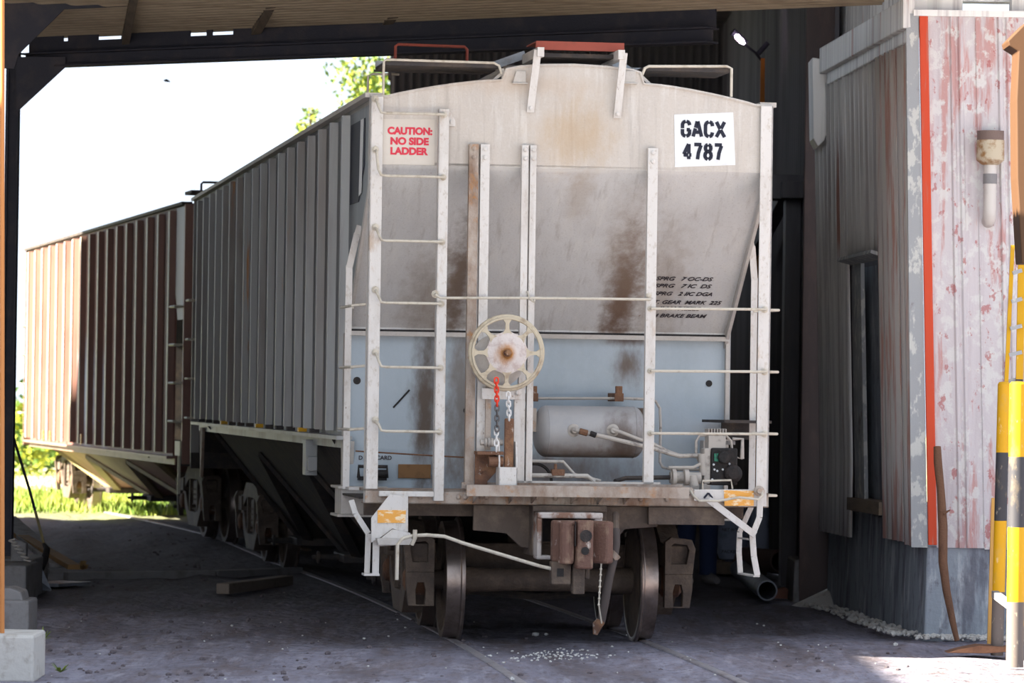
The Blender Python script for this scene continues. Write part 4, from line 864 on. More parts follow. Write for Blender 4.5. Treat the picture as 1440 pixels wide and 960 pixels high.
# rafters
for (xa,ya,Ya,xb,yb,Yb,wd,lab) in ((175,72,40.1,186,12,37.3,.07,'short timber rafter furthest left under the corrugated roof'),(351,66,39.6,384,5,37.1,.085,'timber rafter above the middle of the bright opening'),(526,60,39.1,572,0,36.8,.09,'timber rafter ending just above the left end of the roof walkway'),(702,52,38.6,741,0,36.5,.09,'timber rafter in the dark above the brake wheel end of the car')):
    a = atY(xa,ya,Ya); q = atY(xb,yb,Yb); d = (q-a).normalized(); q = q + d*2.6; up_ = Vector((0,0,.06)); b = MB(); b.bar(a+up_, q+up_, wd, .12, up=(0,0,1)); tag(b.build('rafter', 'timber', bevel=.004), lab, 'rafter', 'timber rafters')
b = MB(); b.bar(atY(770,58,38.2), atY(742,-8,37.8), .06, .06, up=(0,1,0)); tag(b.build('roof_strut', 'timber'), 'thin slanting strut meeting the rafter above the middle of the car', 'strut')
# walls at the right and behind
o_ = Vector((-1,0,0))
corr((3.02,39.9), (2.95,60.5), 0, 7.5, .32, .035, o_).build('wall_right', 'wallr', kind='structure', solid=.004)
corr((3.0,60.4), (-1.78,60.4), 0, 7.5, .12, .018, (0,-1,0)).build('wall_back', 'wallr', kind='structure', solid=.004)
corr((2.93,40.3), (2.90,41.6), 1.0, 7.4, .10, .016, o_).build('wall_overlap', 'wallr', kind='structure', solid=.004)
b = MB(); b.box((2.78,43.6,0),(2.94,44.0,3.95)); b.box((2.72,43.3,3.95),(2.95,44.5,4.12)); b.bar((2.80,43.8,4.05),(2.70,48.2,3.50),.14,.14); b.box((2.6,43.55,3.95),(2.96,44.05,4.2))
tag(b.build('bracket_column', 'wallr', bevel=.01), 'dark post with a bent cap beam against the right interior wall', 'post')
b = MB(); b.box((2.72,40.0,.0),(3.0,40.12,7.4)); tag(b.build('corner_column', mat('rusted_column_paint', (.10,.075,.07), .8, grime=((.18,.12,.10), .6, 5, (1,1,.4), .5, .7)), bevel=.01), 'rusted dark column where the interior wall meets the corrugated booth', 'column')
b = MB(); b.add([(2.66,40.0,-.05),(3.04,40.0,-.05),(3.04,41.1,-.05),(2.66,41.1,-.05),(2.68,40.02,.40),(3.02,40.02,.40),(3.02,41.05,.40),(2.68,41.05,.40)], [(0,3,2,1),(4,5,6,7),(0,1,5,4),(1,2,6,5),(2,3,7,6),(3,0,4,7)])
tag(b.build('concrete_plinth', 'concgrey', bevel=.02), 'dark concrete plinth at the foot of the rusted column beside the booth', 'concrete block')
# unseen walls added on the left to shade the yard and the cars
corr((-12.2,57.4), (-12.2,36.0), 0, 9.2, .3, .03, (1,0,0)).build('wall_added_shade', 'wallr', kind='structure', solid=.02)
corr((-12.2,36.0), (-12.2,20.0), 0, 9.2, .3, .03, (1,0,0)).build('wall_added_shade_front', 'palewall', kind='structure', solid=.02)
b = MB(); b.box((-12.3,20,0),(-20,20.2,9.2)); b.box((-12.3,57.2,0),(-20,57.4,9.2)); b.box((-12.2,20,9.2),(-20,57.4,9.3)); b.build('wall_added_annex', 'palewall', kind='structure')
b = MB(); b.box((-12.15,32.5,8.45),(4.5,57.4,8.55)); b.box((-9,57.4,8.45),(4.5,62.5,8.55)); b.build('ceiling_added_shade', 'wallr', kind='structure')   # unseen canopy added to keep sun and sky light off the yard

# ------------------------------------------------------------ booth on the right
bo = empty('corrugated_booth', (3.35,34.4,0), 0, 'corrugated metal booth with faded red paint and a concrete base at the right', 'booth')
A = Vector((0,0,0)); Bv = Vector((-.38,5.26,0)); FN = Vector((-Bv.y, Bv.x, 0)).normalized()*1    # left-face outward normal points to -x
if FN.x > 0: FN = -FN
LEAN = .030
def lean(z): return Vector((-LEAN*(z-.7),0,0)) if z > .7 else Vector((0,0,0))
def U(px, py):   # u along the left face for a pixel (on the leaning face)
    best = None
    for i in range(0, 1051):
        u = i/1000; base = Vector((3.35,34.4,0))+Bv*u; d = ray(px,py); t = base.y/d.y; z = CAMH+d.z*t; x = base.x+lean(z).x
        e = abs(d.x*t-x)
        if best is None or e < best[0]: best = (e, u, z)
    return best[1], best[2]
def lf(u, z, out=0.0): 
    p = A+Bv*u+FN*out; q = lean(z); return Vector((p.x+q.x, p.y, z))
# concrete base
b = MB(); b.add([lf(1.02,-.1,.0),lf(0,-.1,.0),(3.5,0,-.1),(3.5,5.4,-.1),lf(1.02,.97,-.03),(lf(0,.73,-.02)),(3.5,.02,.73),(3.5,5.4,.97),lf(.45,.90,-.03)], [(0,1,5,8,4),(1,2,6,5),(2,3,7,6),(3,0,4,7),(4,8,5,6,7),(0,3,2,1)])
b.build('concrete_base', 'conc', bo, bevel=.015)
def sheet(name, ua, ub, z0, z1, m, out=.02, pitch=.105, amp=.016, parent=bo, bend=None):
    Lg = Bv.length*abs(ub-ua); n = int(Lg/pitch*6); vs = []; K = 6
    for i in range(n+1):
        s_ = i/n; u = ua+(ub-ua)*s_
        za = z0(s_) if callable(z0) else z0; zb = z1(s_) if callable(z1) else z1
        for k in range(K+1):
            z = za+(zb-za)*k/K; o = out+amp*math.sin(2*math.pi*s_*Lg/pitch)
            if bend: o += bend(s_, z)
            vs.append(lf(u, z, o))
    fs = [(i*(K+1)+k, i*(K+1)+k+1, (i+1)*(K+1)+k+1, (i+1)*(K+1)+k) for i in range(n) for k in range(K)]
    b = MB(); b.add(vs, fs); return b.build(name, m, parent, solid=.003, smooth=True)
uf, _ = U(1157,600); ua, _ = U(1203,600); ub, _ = U(1247,500); uc, _ = U(1293,500)
_, zt0 = U(1180,150); _, zs = U(1245,357); _, zs2 = U(1203,370); _, zb0 = U(1180,750); _, zw = U(1225,703); _, zb1 = U(1270,760)
print('booth', uf, ua, ub, uc, zt0, zs, zs2, zb0, zw, zb1)
ztop = lambda u: 4.93
sheet('corrugated_sheet', min(1.03,uf), ua, zb0, 4.80, 'galv', .03,   .25, .030, bend=lambda s,z: (.05*max(0,(.9-z)) + (.02*math.sin(z*4)) if z < 1.1 else 0))
sheet('corrugated_sheet', ua, ub, zs, 4.80, 'galv', .022,   .25, .030)
sheet('corrugated_sheet', ub, ub*.38+uc*.62, zb1, 4.80, 'galvred', .04,   .25, .030)
sheet('corrugated_sheet', ub*.38+uc*.62, uc, zb1-.02, 4.80, 'galvred', .025, .22, .028)
# window opening: frame, sill, hood, dark recess panel
b = MB(); 
um = ua+(ub-ua)*.30
b.add([lf(ua,zw,-.02),lf(um,zw,-.02),lf(um,zs,-.02),lf(ua,zs,-.02),lf(ua,zw,.015),lf(um,zw,.015),lf(um,zs,.015),lf(ua,zs,.015)], [(0,1,2,3),(7,6,5,4),(0,4,5,1),(1,5,6,2),(2,6,7,3),(3,7,4,0)]); b.build('window_jamb', 'trimgrey', bo)
b = MB(); b.add([lf(um+.20,zw-.1,-.10),lf(ub-.05,zw-.1,-.10),lf(ub-.05,zs-.06,-.10),lf(um+.20,zs-.06,-.10)], [(0,1,2,3)]); b.build('window_shutter', 'conc', bo, solid=.02)
b = MB(); 
for (a_, q_, z_, w_, o_2) in ((ua,ub,zw-.05,.11,.01),): b.bar(lf(a_,z_,o_2), lf(q_,z_,o_2), .16, w_, up=(0,0,1))
b.build('window_sill', 'timber', bo)
b = MB(); b.bar(lf(ua+.01,zs-.01,.06), lf(ub-.005,zs+.0,.06), .14, .03, up=(.3,0,1)); b.build('window_hood', 'trimgrey', bo)
# dark inside
b = MB()
for (u0,u1,za,zb,oo) in ((1.0,ua,.9,4.9,-.02),(ua,ub,zs+.05,4.9,-.02),(ub,.01,.7,4.9,-.02),(ua+.15,ub-.1,.7,zs+.1,-.16)):
    b.add([lf(u0,za,oo),lf(u1,za,oo),lf(u1,zb,oo),lf(u0,zb,oo)], [(0,1,2,3)])
b.build('inner_wall', 'wallr', bo)
# eave flashing
b = MB(); b.bar(lf(-.005,5.02,.06), lf(.88,5.00,.06), .10, .24, up=(0,0,1)); b.bar(lf(.03,4.86,.04), lf(.86,4.83,.04), .04, .12, up=(0,0,1)); b.build('eave_flashing', 'galv', bo, bevel=.01)
b = MB(); b.prism([(0,0),(.14,.02),(.14,-.72),(.10,-.80),(.04,-.74),(0,-.62)], lambda u,v,d: tuple(lf(.90,5.02+v,.02+u) + Vector((0,d,0))), 0, .55); b.build('gutter_box', 'galv', bo, bevel=.01)
# corner trim, red strip, front sheets
def ff(x, z, out=0): q = lean(z); return Vector((x+q.x, -out, z))
b = MB(); b.add([ff(-.11,.72,.03),ff(.02,.72,.03),ff(.02,5.02,.03),ff(-.08,5.02,.03),ff(-.11,.72,.0),ff(.02,.72,0),ff(.02,5.02,0),ff(-.08,5.02,0)], [(0,1,2,3),(7,6,5,4),(0,4,5,1),(1,5,6,2),(2,6,7,3),(3,7,4,0)]); b.build('corner_trim', 'trimgrey', bo)
b = MB(); b.add([ff(.025,.74,.045),ff(.095,.74,.045),ff(.095,5.0,.045),ff(.025,5.0,.045),ff(.025,.74,.0),ff(.095,.74,0),ff(.095,5.0,0),ff(.025,5.0,0)], [(0,1,2,3),(7,6,5,4),(0,4,5,1),(1,5,6,2),(2,6,7,3),(3,7,4,0)]); b.build('red_corner_strip', 'redstrip', bo, bevel=.006)
def front(x0, x1, z0, z1, out, m='frontsheet'):
    prof = []; x = x0
    while x < x1:
        for (dx, h) in ((0,0),(.17,0),(.185,.018),(.205,.018),(.22,0),(.235,0),(.25,.018),(.27,.018),(.285,0)):
            if x+dx <= x1: prof.append((x+dx,h))
        x += .36
    prof.append((x1,0)); vs = []
    for (x,h) in prof: vs += [ff(x,z0,out+h), ff(x,z1,out+h)]
    b = MB(); b.add(vs, [(2*i,2*i+1,2*i+3,2*i+2) for i in range(len(prof)-1)]); return b.build('front_sheet', m, bo, solid=.003)
front(.095,.50,.72,5.0,.012); front(.48,.90,.71,5.0,.020); front(.88,1.8,.72,5.0,.012); front(1.75,3.4,.72,5.0,.02)
b = MB(); b.box((-.15,-.05,5.0),(3.4,.05,5.05)); b.build('top_trim', 'galv', bo)
b = MB(); b.box((-.62,-.95,5.30),(3.6,.10,5.34)); b.build('added_awning', 'galv', bo)  # unseen awning added to keep sun off the booth top
# upper wall above the booth
corr((3.02,41.6), (3.33,35.0), 4.9, 7.5, .11, .015, o_).build('wall_upper', 'galv', kind='structure', solid=.004)
b = MB(); b.box((3.2,34.75,5.16),(7,34.95,5.5)); b.box((3.2,34.6,5.04),(3.62,34.8,5.2)); b.box((4.02,34.6,5.04),(7,34.8,5.2)); b.build('trim_1', 'galv', kind='structure')
# wall lamp on the front of the booth
Yl = 34.28; c0 = atY(1393,192,Yl)
ml = empty('wall_vent', (c0.x,Yl,c0.z), 0, 'rusty round cap on a white bent pipe fixed to the front of the booth', 'vent pipe')
pxm = Yl/6000
b = MB(); b.lathe([(.04,.085),(.045,.108),(-.03,.108),(-.03,.108)], (0,0,0), (0,0,1), 28); b.build('mesh_collar', mat('brown_mesh_collar', (.20,.14,.12), .7, bump=.4, bscale=150), ml, smooth=True)
b = MB(); b.lathe([(-.03,.112),(-.19,.112),(-.225,.07),(-.23,.05)], (0,0,0), (0,0,1), 28); b.build('rusty_cap', mat('rust_and_cream_paint', (.52,.44,.32), .6, grime=((.27,.12,.03), .9, 7, (1,1,1), .45, .58)), ml, smooth=True)
b = MB(); b.tube([(0,0,-.22),(0,0,-.58),(0,.02,-.64),(0,.06,-.67),(0,.11,-.68)], .052, 18); b.build('bent_pipe', mat('cream_pipe_paint', (.62,.58,.54), .5, grime=((.45,.40,.38), .6, 6, (1,1,.3), .5, .6)), ml, smooth=True)
b = MB(); b.lathe([(-.30,.054),(-.30,.056),(-.38,.056),(-.38,.054)], (0,0,0), (0,0,1), 18); b.build('grey_tape', 'concgrey', ml, smooth=True)
# stick leaning on the booth
pts = [(1318,628,34.15),(1319,650,34.12),(1323,690,34.08),(1326,740,34.02),(1326,790,33.95),(1331,830,33.88),(1340,875,33.82),(1346,901,33.80)]
b = MB(); b.tube([atY(*p) for p in pts], [.030,.034,.032,.038,.036,.032,.026,.020], 10); p = atY(1327,722,34.0); b.tube([p,p+Vector((.05,0,.03))], [.014,.006], 6)
tag(b.build('dry_branch', 'stick', smooth=True), 'crooked brown stick leaning against the front of the booth', 'stick')
# yellow and black posts
def bands(name, zl):   # colours from the ground up
    cs = [(.13,.11,.10), YEL, BLK, YEL]
    return mat(name, cs[0], .5, bands=(2, [(zl[0], cs[1]), (zl[1], cs[2]), (zl[2], cs[3])]), grime=[((.40,.30,.16), .45, 7, (1,1,.5), .55, .75), ((.8,.7,.5), .4, 25, (1,1,.4), .62, .7)])
def banded_post(px0, px1, ytop, ybase, Y, r, ys_, lab):
    zf = lambda y, x=px0: atY(px0,y,Y).z
    b = MB(); q = atY(px1,ybase,Y); t = atY(px0,ytop,Y); q.z = -.02; q.y = Y; t.y = Y
    o = MB(); o.tube([q, q.lerp(t,.5), t], r, 24); o.lathe([(0,r*.98),(.015,r*.8),(.02,.01)], t, (0,0,1), 24)
    return tag(o.build('safety_post', bands(lab[:12].replace(' ','_')+'_bands', [zf(y) for y in ys_]), smooth=True), lab, 'post', 'yellow and black posts')
banded_post(1432,1427,540,931,30.9,.064,(846,741,642),'thick yellow and dark banded post nearest the right edge')
banded_post(1412,1402,540,913,32.3,.048,(832,732,636),'thinner yellow and dark banded post just behind the thick one')
b = MB(); b.bar(atY(1391,905,32.9),atY(1397,700,33.0),.03,.03,up=(0,1,0)); tag(b.build('leaning_strip', 'vest'), 'thin yellowish strip leaning behind the banded posts', 'strip')
b = MB(); b.bar(atY(1399,835,32.2), atY(1422,852,30.9), .05, .05); tag(b.build('post_tie', 'concgrey'), 'short grey tie bar between the two banded posts', 'bar')
b = MB(); a = atY(1433,783,31.3); b.bar(a, a+Vector((.9,0,.0)), .05,.04); a = atY(1433,876,31.3); b.bar(a, a+Vector((.9,0,0)), .05,.04)
b.bar((a.x+.85,31.3,-.02),(a.x+.85,31.3,1.2),.05,.05); tag(b.build('guard_rail', 'yellow'), 'low yellow guard rail at the right edge behind the thick banded post', 'rail')
ld = empty('yellow_ladder', atY(1425,560,33.2), 0, 'yellow and grey ladder standing behind the banded posts at the right edge', 'ladder')
o = ld.location
for (xa,xb) in ((1414,1424),(1433,1437)):
    b = MB(); p = atY(xa,560,33.2)-o; q = atY(xb,345,33.4)-o; p2 = p-(q-p)*1.72; b.bar(p2,q,.055 if xa > 1420 else .03,.03,up=(0,1,0)); b.build('ladder_rail', bands('ladder_bands', (-5,-.3,.15)) if xa > 1420 else 'yellow', ld)
for y in (380,420,458,495,532): b = MB(); b.bar(atY(1416+(560-y)*.045,y+4,33.25)-o, atY(1437,y,33.25)-o, .03,.03); b.build('ladder_rung', 'trimgrey', ld)
b = MB(); pp = [atY(x,y,31.5) for x,y in ((1418,57),(1440,30),(1470,20),(1470,370),(1438,365),(1430,130),(1440,56))]
pp = [atY(x,y,31.5) for x,y in ((1417,57),(1442,32),(1475,25),(1475,370),(1437,370),(1430,250),(1429,140),(1432,72),(1419,64))]
b.prism([(p.x,p.z) for p in pp], lambda u,v,d: (u,d,v), 31.5, 31.9); tag(b.build('metal_spout', 'hood', bevel=.01), 'brown metal spout entering the picture high at the right edge', 'spout')

# ------------------------------------------------------------ lamp behind the car
lp = empty('pole_lamp', (atY(1073,100,47.6).x, 47.6, 0), 0, 'small lit lamp on an orange pole rising behind the right of the car', 'lamp')
zt = atY(1073,82,47.6).z
b = MB(); b.add([(-.055,-.04,0),(.055,-.04,0),(.055,.04,0),(-.055,.04,0),(-.028,-.03,zt),(.018,-.03,zt),(.018,.03,zt),(-.028,.03,zt)], [(0,3,2,1),(4,5,6,7),(0,1,5,4),(1,2,6,5),(2,3,7,6),(3,0,4,7)]); b.build('pole', 'orangewood', lp)
o = lp.location
b = MB(); b.tube([atY(1070,84,47.6)-o, atY(1062,74,47.5)-o, atY(1048,63,47.4)-o], .014, 8); b.cyl(atY(1066,76,47.6)-o, atY(1080,60,47.6)-o, .03, 10); b.build('lamp_arm', 'shedsteel', lp, smooth=True)
b = MB(); b.tube([atY(1050,63,47.4)-o+Vector((0,0,.02)), atY(1030,47,47.35)-o+Vector((0,0,.02))], [.03,.045], 12); b.build('lamp_hood', 'shedsteel', lp, smooth=True)
b = MB(); b.tube([atY(1047,62,47.25)-o, atY(1043,58,47.25)-o, atY(1036,51,47.25)-o, atY(1034,49,47.25)-o], [.012,.030,.030,.012], 12); b.build('lamp_tube', 'lampglow', lp, smooth=True)

# ------------------------------------------------------------ person behind the car (legs show under the sill)
def person(x, y, rz, label):
    root = empty('person', (x,y,0), rz, label, 'person')
    J = {'pel':(0,0,.94,.15),'sp':(0,.01,1.12,.14),'ch':(0,0,1.32,.155),'nk':(0,.01,1.48,.06),'hd':(0,-.01,1.56,.075),'h2':(0,-.01,1.66,.085),'ht':(0,0,1.73,.05)}
    E = [('pel','sp'),('sp','ch'),('ch','nk'),('nk','hd'),('hd','h2'),('h2','ht')]
    for s, n in ((-1,'l'),(1,'r')):
        J.update({n+'hip':(s*.10,0,.88,.105),n+'kn':(s*.125,-.03,.50,.072),n+'an':(s*.135,.02,.10,.045),n+'toe':(s*.15,-.15,.045,.035),
                  n+'sh':(s*.19,0,1.42,.06),n+'el':(s*.26,.02,1.15,.045),n+'wr':(s*.24,-.12,.98,.03),n+'pm':(s*.235,-.18,.95,.028)})
        E += [('pel',n+'hip'),(n+'hip',n+'kn'),(n+'kn',n+'an'),(n+'an',n+'toe'),('ch',n+'sh'),(n+'sh',n+'el'),(n+'el',n+'wr'),(n+'wr',n+'pm')]
        for k in range(4):
            f1 = n+'f%d'%k; f2 = f1+'b'; xx = s*(.235+(k-1.5)*.017); ll = (.9,1,.95,.8)[k]
            J[f1] = (xx,-.215,.93-.0,.009); J[f2] = (xx,-.215-.03*ll,.93-.045*ll,.008); E += [(n+'pm',f1),(f1,f2)]
        J[n+'th'] = (s*.19,-.17,.925,.010); J[n+'t2'] = (s*.175,-.20,.90,.009); E += [(n+'wr',n+'th'),(n+'th',n+'t2')]
    keys = list(J); me = bpy.data.meshes.new('body'); me.from_pydata([J[k][:3] for k in keys], [(keys.index(a),keys.index(b_)) for a,b_ in E], [])
    ob = bpy.data.objects.new('body', me); col.objects.link(ob); ob.parent = root
    sk = ob.modifiers.new('skin','SKIN'); lay = me.skin_vertices[0] if me.skin_vertices else None
    if lay is None: lay = me.attributes.get('x') 
    if lay:
        for i, k in enumerate(keys): lay.data[i].radius = (J[k][3],)*2; lay.data[i].use_root = (k == 'pel')
    sk.use_smooth_shade = True
    sb = ob.modifiers.new('sub','SUBSURF'); sb.levels = 1; sb.render_levels = 1
    bpy.context.view_layer.update()
    dg = bpy.context.evaluated_depsgraph_get(); m2 = bpy.data.meshes.new_from_object(ob.evaluated_get(dg)); ob.modifiers.clear(); ob.data = m2
    for mm in ('skin','shirt','jeans','shoe'): m2.materials.append(M[mm])
    for p in m2.polygons:
        c = p.center; p.use_smooth = True
        p.material_index = 3 if c.z < .11 else 2 if (c.z < .98 and abs(c.x) < .20) else 1 if (c.z < 1.47 and not (abs(c.x) > .15 and c.z < 1.02)) else 0
    b = MB(); b.lathe([(0,.10),(.05,.108),(.09,.085),(.115,.03),(.118,.002)], (0,.012,1.64), (0,0,1), 20); b.build('hair', 'hair', root, smooth=True)
    b = MB()
    for s in (-1,1): b.lathe([(0,.010),(.004,.008)], (s*.03,-.092,1.635), (0,-1,0), 10)
    b.build('eye', 'ink', root); b = MB(); b.tube([(0,-.088,1.64),(0,-.108,1.605),(0,-.09,1.595)], [.008,.014,.008], 8); b.build('nose', 'skin', root, smooth=True)
    for s in (-1,1):
        b = MB(); x_ = s*.14; b.tube([(x_,.07,.05),(x_,.0,.055),(x_+s*.005,-.12,.045),(x_+s*.008,-.20,.035)], [.05,.058,.052,.035], 12); b.build('boot', 'shoe', root, smooth=True)
        b = MB(); b.tube([(s*.10,0,.90),(s*.122,-.02,.52),(s*.135,.02,.13),(s*.135,.02,.09)], [.115,.095,.088,.09], 14); b.build('trouser_leg', 'jeans', root, smooth=True)
    return root
try:
    person(1.93, 43.9, R(20), 'person in dark jeans and dusty boots standing behind the car, only legs showing')
except Exception as ex:
    print('PERSON', ex); raise

# ------------------------------------------------------------ small things right of the car
def pipe_thing(x0,y0,Y0,x1,y1,Y1,r,m,lab):
    b = MB(); a = atY(x0,y0,Y0); q = atY(x1,y1,Y1); d = (q-a).normalized()
    s, t = frame(d); n = 28; vs = []
    for (P_, rr) in ((a,r),(q,r),(q,r*.86),(a,r*.86)):
        for j in range(n): an = 2*math.pi*j/n; vs.append(P_+(s*math.cos(an)+t*math.sin(an))*rr)
    fs = [(k*n+j,k*n+(j+1)%n,((k+1)%4)*n+(j+1)%n,((k+1)%4)*n+j) for k in range(4) for j in range(n)]
    b.add(vs, fs); return tag(b.build('steel_pipe', m, smooth=True), lab, 'pipe', 'pipes on the ground')
M['pipegrey'] = mat('grey_steel_pipe', (.28,.30,.34), .55, .2, grime=((.09,.08,.08), .7, 5, (1,1,1), .5, .7)); M['piperust'] = mat('rusty_steel_pipe', (.20,.13,.11), .8, bump=.2)
pipe_thing(1079,830,39.6, 1040,800,43.5, .095,'pipegrey','open-ended grey steel pipe on the ground below the right step')
pipe_thing(1098,789,45.2, 1030,783,46.8, .12,'piperust','rusty wide pipe lying behind the grey one against the wall')
b = MB(); p = gnd(1100,842); b.prism([(-.08,0),(.07,0),(.09,.09),(.02,.12),(-.07,.10)], lambda u,v,d: (p.x+u,p.y+d,v-.01), 0, .14); tag(b.build('brick', 'brick', bevel=.015), 'broken reddish brick just right of the pipe mouth', 'brick')
b = MB(); a = gnd(1018,790); q = gnd(1140,815); b.bar(a+Vector((0,0,.06)), q+Vector((0,0,.05)), .2, .1, up=(0,0,1)); tag(b.build('timber_baulk', 'dark', bevel=.01), 'dark timber lying behind the pipes at the wall foot', 'timber')
def sack(px0,px1,y0,y1,Y,lab,txt=None):
    a = atY(px0,y1,Y); q = atY(px1,y0,Y); root = empty('sack', ((a.x+q.x)/2,Y,a.z), 0, lab, 'sack', 'stacked sacks'); W = (q.x-a.x)/2; Hh = q.z-a.z
    vs = []; fs = []; nu, nv = 24, 12
    for j in range(nv+1):
        for i in range(nu):
            t = 2*math.pi*i/nu; v = -1+2*j/nv; r = (1-abs(v)**5)**.35 if abs(v) < 1 else .02
            sx = math.copysign(abs(math.cos(t))**.5, math.cos(t)); sy = math.copysign(abs(math.sin(t))**.7, math.sin(t)); vs.append((W*sx*r*(1+.03*math.sin(5*v+i)), .16*sy*r, Hh*(v+1)/2))
    fs = [(j*nu+i,j*nu+(i+1)%nu,(j+1)*nu+(i+1)%nu,(j+1)*nu+i) for j in range(nv) for i in range(nu)]+[tuple(range(nu))[::-1],tuple(range(nv*nu,(nv+1)*nu))]
    b = MB(); b.add(vs, fs); b.build('bag', 'sack', root, smooth=True)
    for (s_, z_, sz) in (txt or ()):
        text('printing', s_, sz, 'ink2', root, (-W*.75,-.168,z_), (1,0,0), (0,0,1), .001)
    return root
Ys = 46.5
zz_ = atY(1030,790,Ys).z
b = MB(); a = atY(985,795,Ys); q = atY(1078,790,Ys); b.box((a.x,Ys-.15,0),(q.x,Ys+.5,q.z)); tag(b.build('pallet', 'timber', bevel=.01), 'low dark pallet under the pale blue sacks', 'pallet')
sack(1008,1052,706,792,Ys,'pale blue sack printed BLEND, standing behind the right step', (('BLEND',.50,.09),('PACKED',.12,.05),('NET WT',.36,.045)))
sack(1052,1082,700,790,Ys+.1,'darker blue sack beside the printed one, behind the corner step')

# ------------------------------------------------------------ left foreground clutter
def block(px0,px1,y0,y1,Y,dep,m,name,lab,bev=.02, group=None):
    a = atY(px0,y1,Y); q = atY(px1,y0,Y); b = MB(); b.box((a.x,Y,min(a.z,-.02)),(q.x,Y+dep,q.z)); return tag(b.build(name, m, bevel=bev), lab, 'concrete block', group)
G = 'concrete blocks at the left edge'
block(-30,48,893,960,28.0,.7,'concpale','concrete_block','large pale concrete block at the bottom left corner of the picture',group=G)
block(-30,41,844,893,33.0,.6,'concgrey','concrete_block','grey concrete block behind the pale one at the left edge',group=G)
b = MB(); a = atY(8,830,38.2); q = atY(37,795,38.2); b.box((a.x-.3,38.2,-.02),(q.x,39.2,q.z)); b.box((a.x-.3,39.2,-.02),(q.x-.04,40.4,.335)); tag(b.build('concrete_footing', 'concgrey', bevel=.02), 'rough concrete footing under the dark steel column', 'footing')
b = MB(); a = atY(9,842,33.2); q = atY(36,829,33.2); b.prism([(a.x-.2,a.z-.01),(q.x,a.z-.01),(q.x-.02,q.z-.01),(a.x+.04,q.z+.02),(a.x-.2,q.z)], lambda u,v,d: (u,d,v), 33.05, 33.5); tag(b.build('rubble_lump', 'concgrey', bevel=.015), 'rough rubble lump lying on top of the grey block', 'rubble')
b = MB(); b.tube([atY(3,-20,28.2),atY(3,480,28.2),atY(3,892,28.2)], .016, 14); tag(b.build('orange_pole', 'orangepost', smooth=True), 'thin orange pole up the extreme left edge, standing on the pale block', 'pole')
# coil spring + cinder lump
b = MB(); c = atY(24,792,38.6); pts = []
for i in range(60): t = i/60*2*math.pi*6; f = i/60; pts.append((c.x-.06+.16*f+.03*math.cos(t), 38.6+.03*math.sin(t), c.z+.22-.20*f))
b.tube(pts, .008, 5); tag(b.build('coil_spring', 'pipe', smooth=True), 'small pale coil spring lying on the footing by the column', 'spring')
b = MB(); p = atY(24,790,38.9); b.prism([(-.07,0),(.07,0),(.07,.17),(.02,.19),(-.07,.18)], lambda u,v,d: (p.x+u,39.0+d,p.z+v), 0, .15); tag(b.build('concrete_lump', 'concgrey', bevel=.01), 'small grey concrete lump upright behind the coil spring', 'concrete block')
# shovel
sh = empty('shovel', gnd(50,835), 0, 'long-handled shovel propped at the left, its flat blade on the dirt', 'shovel')
o = sh.location
Pt = atY(18,612,41.0)-o; Pb = atY(62,765,40.2)-o
b = MB(); b.tube([Pt, Pt.lerp(Pb,.5)+Vector((.01,0,0)), Pb], .014, 8); b.build('handle', mat('dark_ash_handle', (.10,.075,.05), .6, bands=(2,[(-5,(.30,.24,.12)),(.75,(.03,.03,.05))])), sh, smooth=True)
b = MB(); b.tube([Pb, atY(66,772,40.1)-o, atY(63,785,40.0)-o, atY(58,800,39.9)-o], [.018,.03,.034,.03], 10); b.build('socket', 'black', sh, smooth=True)
p_ = [atY(36,806,39.9)-o, atY(60,806,39.9)-o, gnd(72,833)-o, gnd(38,831)-o]; b = MB(); b.add([q+Vector((0,0,.03)) for q in p_]+[q+Vector((0,0,.015)) for q in p_], [(0,1,2,3),(7,6,5,4),(0,4,5,1),(1,5,6,2),(2,6,7,3),(3,7,4,0)]); b.build('blade', 'pipegrey', sh)
# boards
M['boardgrey'] = mat('grey_old_board', (.30,.29,.29), .85, grime=((.09,.08,.08), .7, 5, (1,1,1), .5, .7)); M['boardbrown'] = mat('brown_old_board', (.30,.17,.07), .85, grime=((.13,.08,.05), .7, 5, (1,1,1), .5, .7))
for (x0,y0,Y0,x1,y1,Y1,wd,th,m,lab) in ((8,728,45,86,795,41.5,.22,.04,'boardgrey','grey board leaning on the pile behind the column'),
        (20,748,44,104,797,41.0,.12,.05,'boardbrown','brown timber lying across the grey board by the shovel'),
        (8,750,43.5,26,770,42.3,.03,.03,'boardbrown','thin pale stake sticking out of the board pile beside the column'),
        (-5,800,41.2,50,804,41.0,.5,.05,'boardgrey','dark flat board at the bottom of the pile behind the footing')):
    b = MB(); b.bar(atY(x0,y0,Y0), atY(x1,y1,Y1), wd, th, up=(0,0,1)); tag(b.build('board', m, bevel=.005), lab, 'board', 'boards in the left pile')
b = MB(); a = atY(60,806,41.0); q = atY(106,803,41.6); b.bar((a.x,a.y,.02),(q.x,q.y,.02), .35, .03, up=(0,0,1)); tag(b.build('steel_plate', 'pipegrey'), 'thin dark steel plate flat on the dirt right of the shovel', 'plate')
b = MB(); p = gnd(116,805)
for i in range(130):
    t = random.random()*6.28; e = random.random()*1.5; d = Vector((math.cos(t)*math.cos(e), math.sin(t)*math.cos(e), math.sin(e)))*random.uniform(.05,.1)
    q = p+Vector((0,0,.03)); b.add([q, q+d+Vector((.006,0,0)), q+d-Vector((.006,0,0))], [(0,1,2)])
tag(b.build('dry_tuft', mat('dry_brown_tuft', (.30,.18,.07), .9)), 'brown dry weed tuft at the end of the brown timber', 'weed')
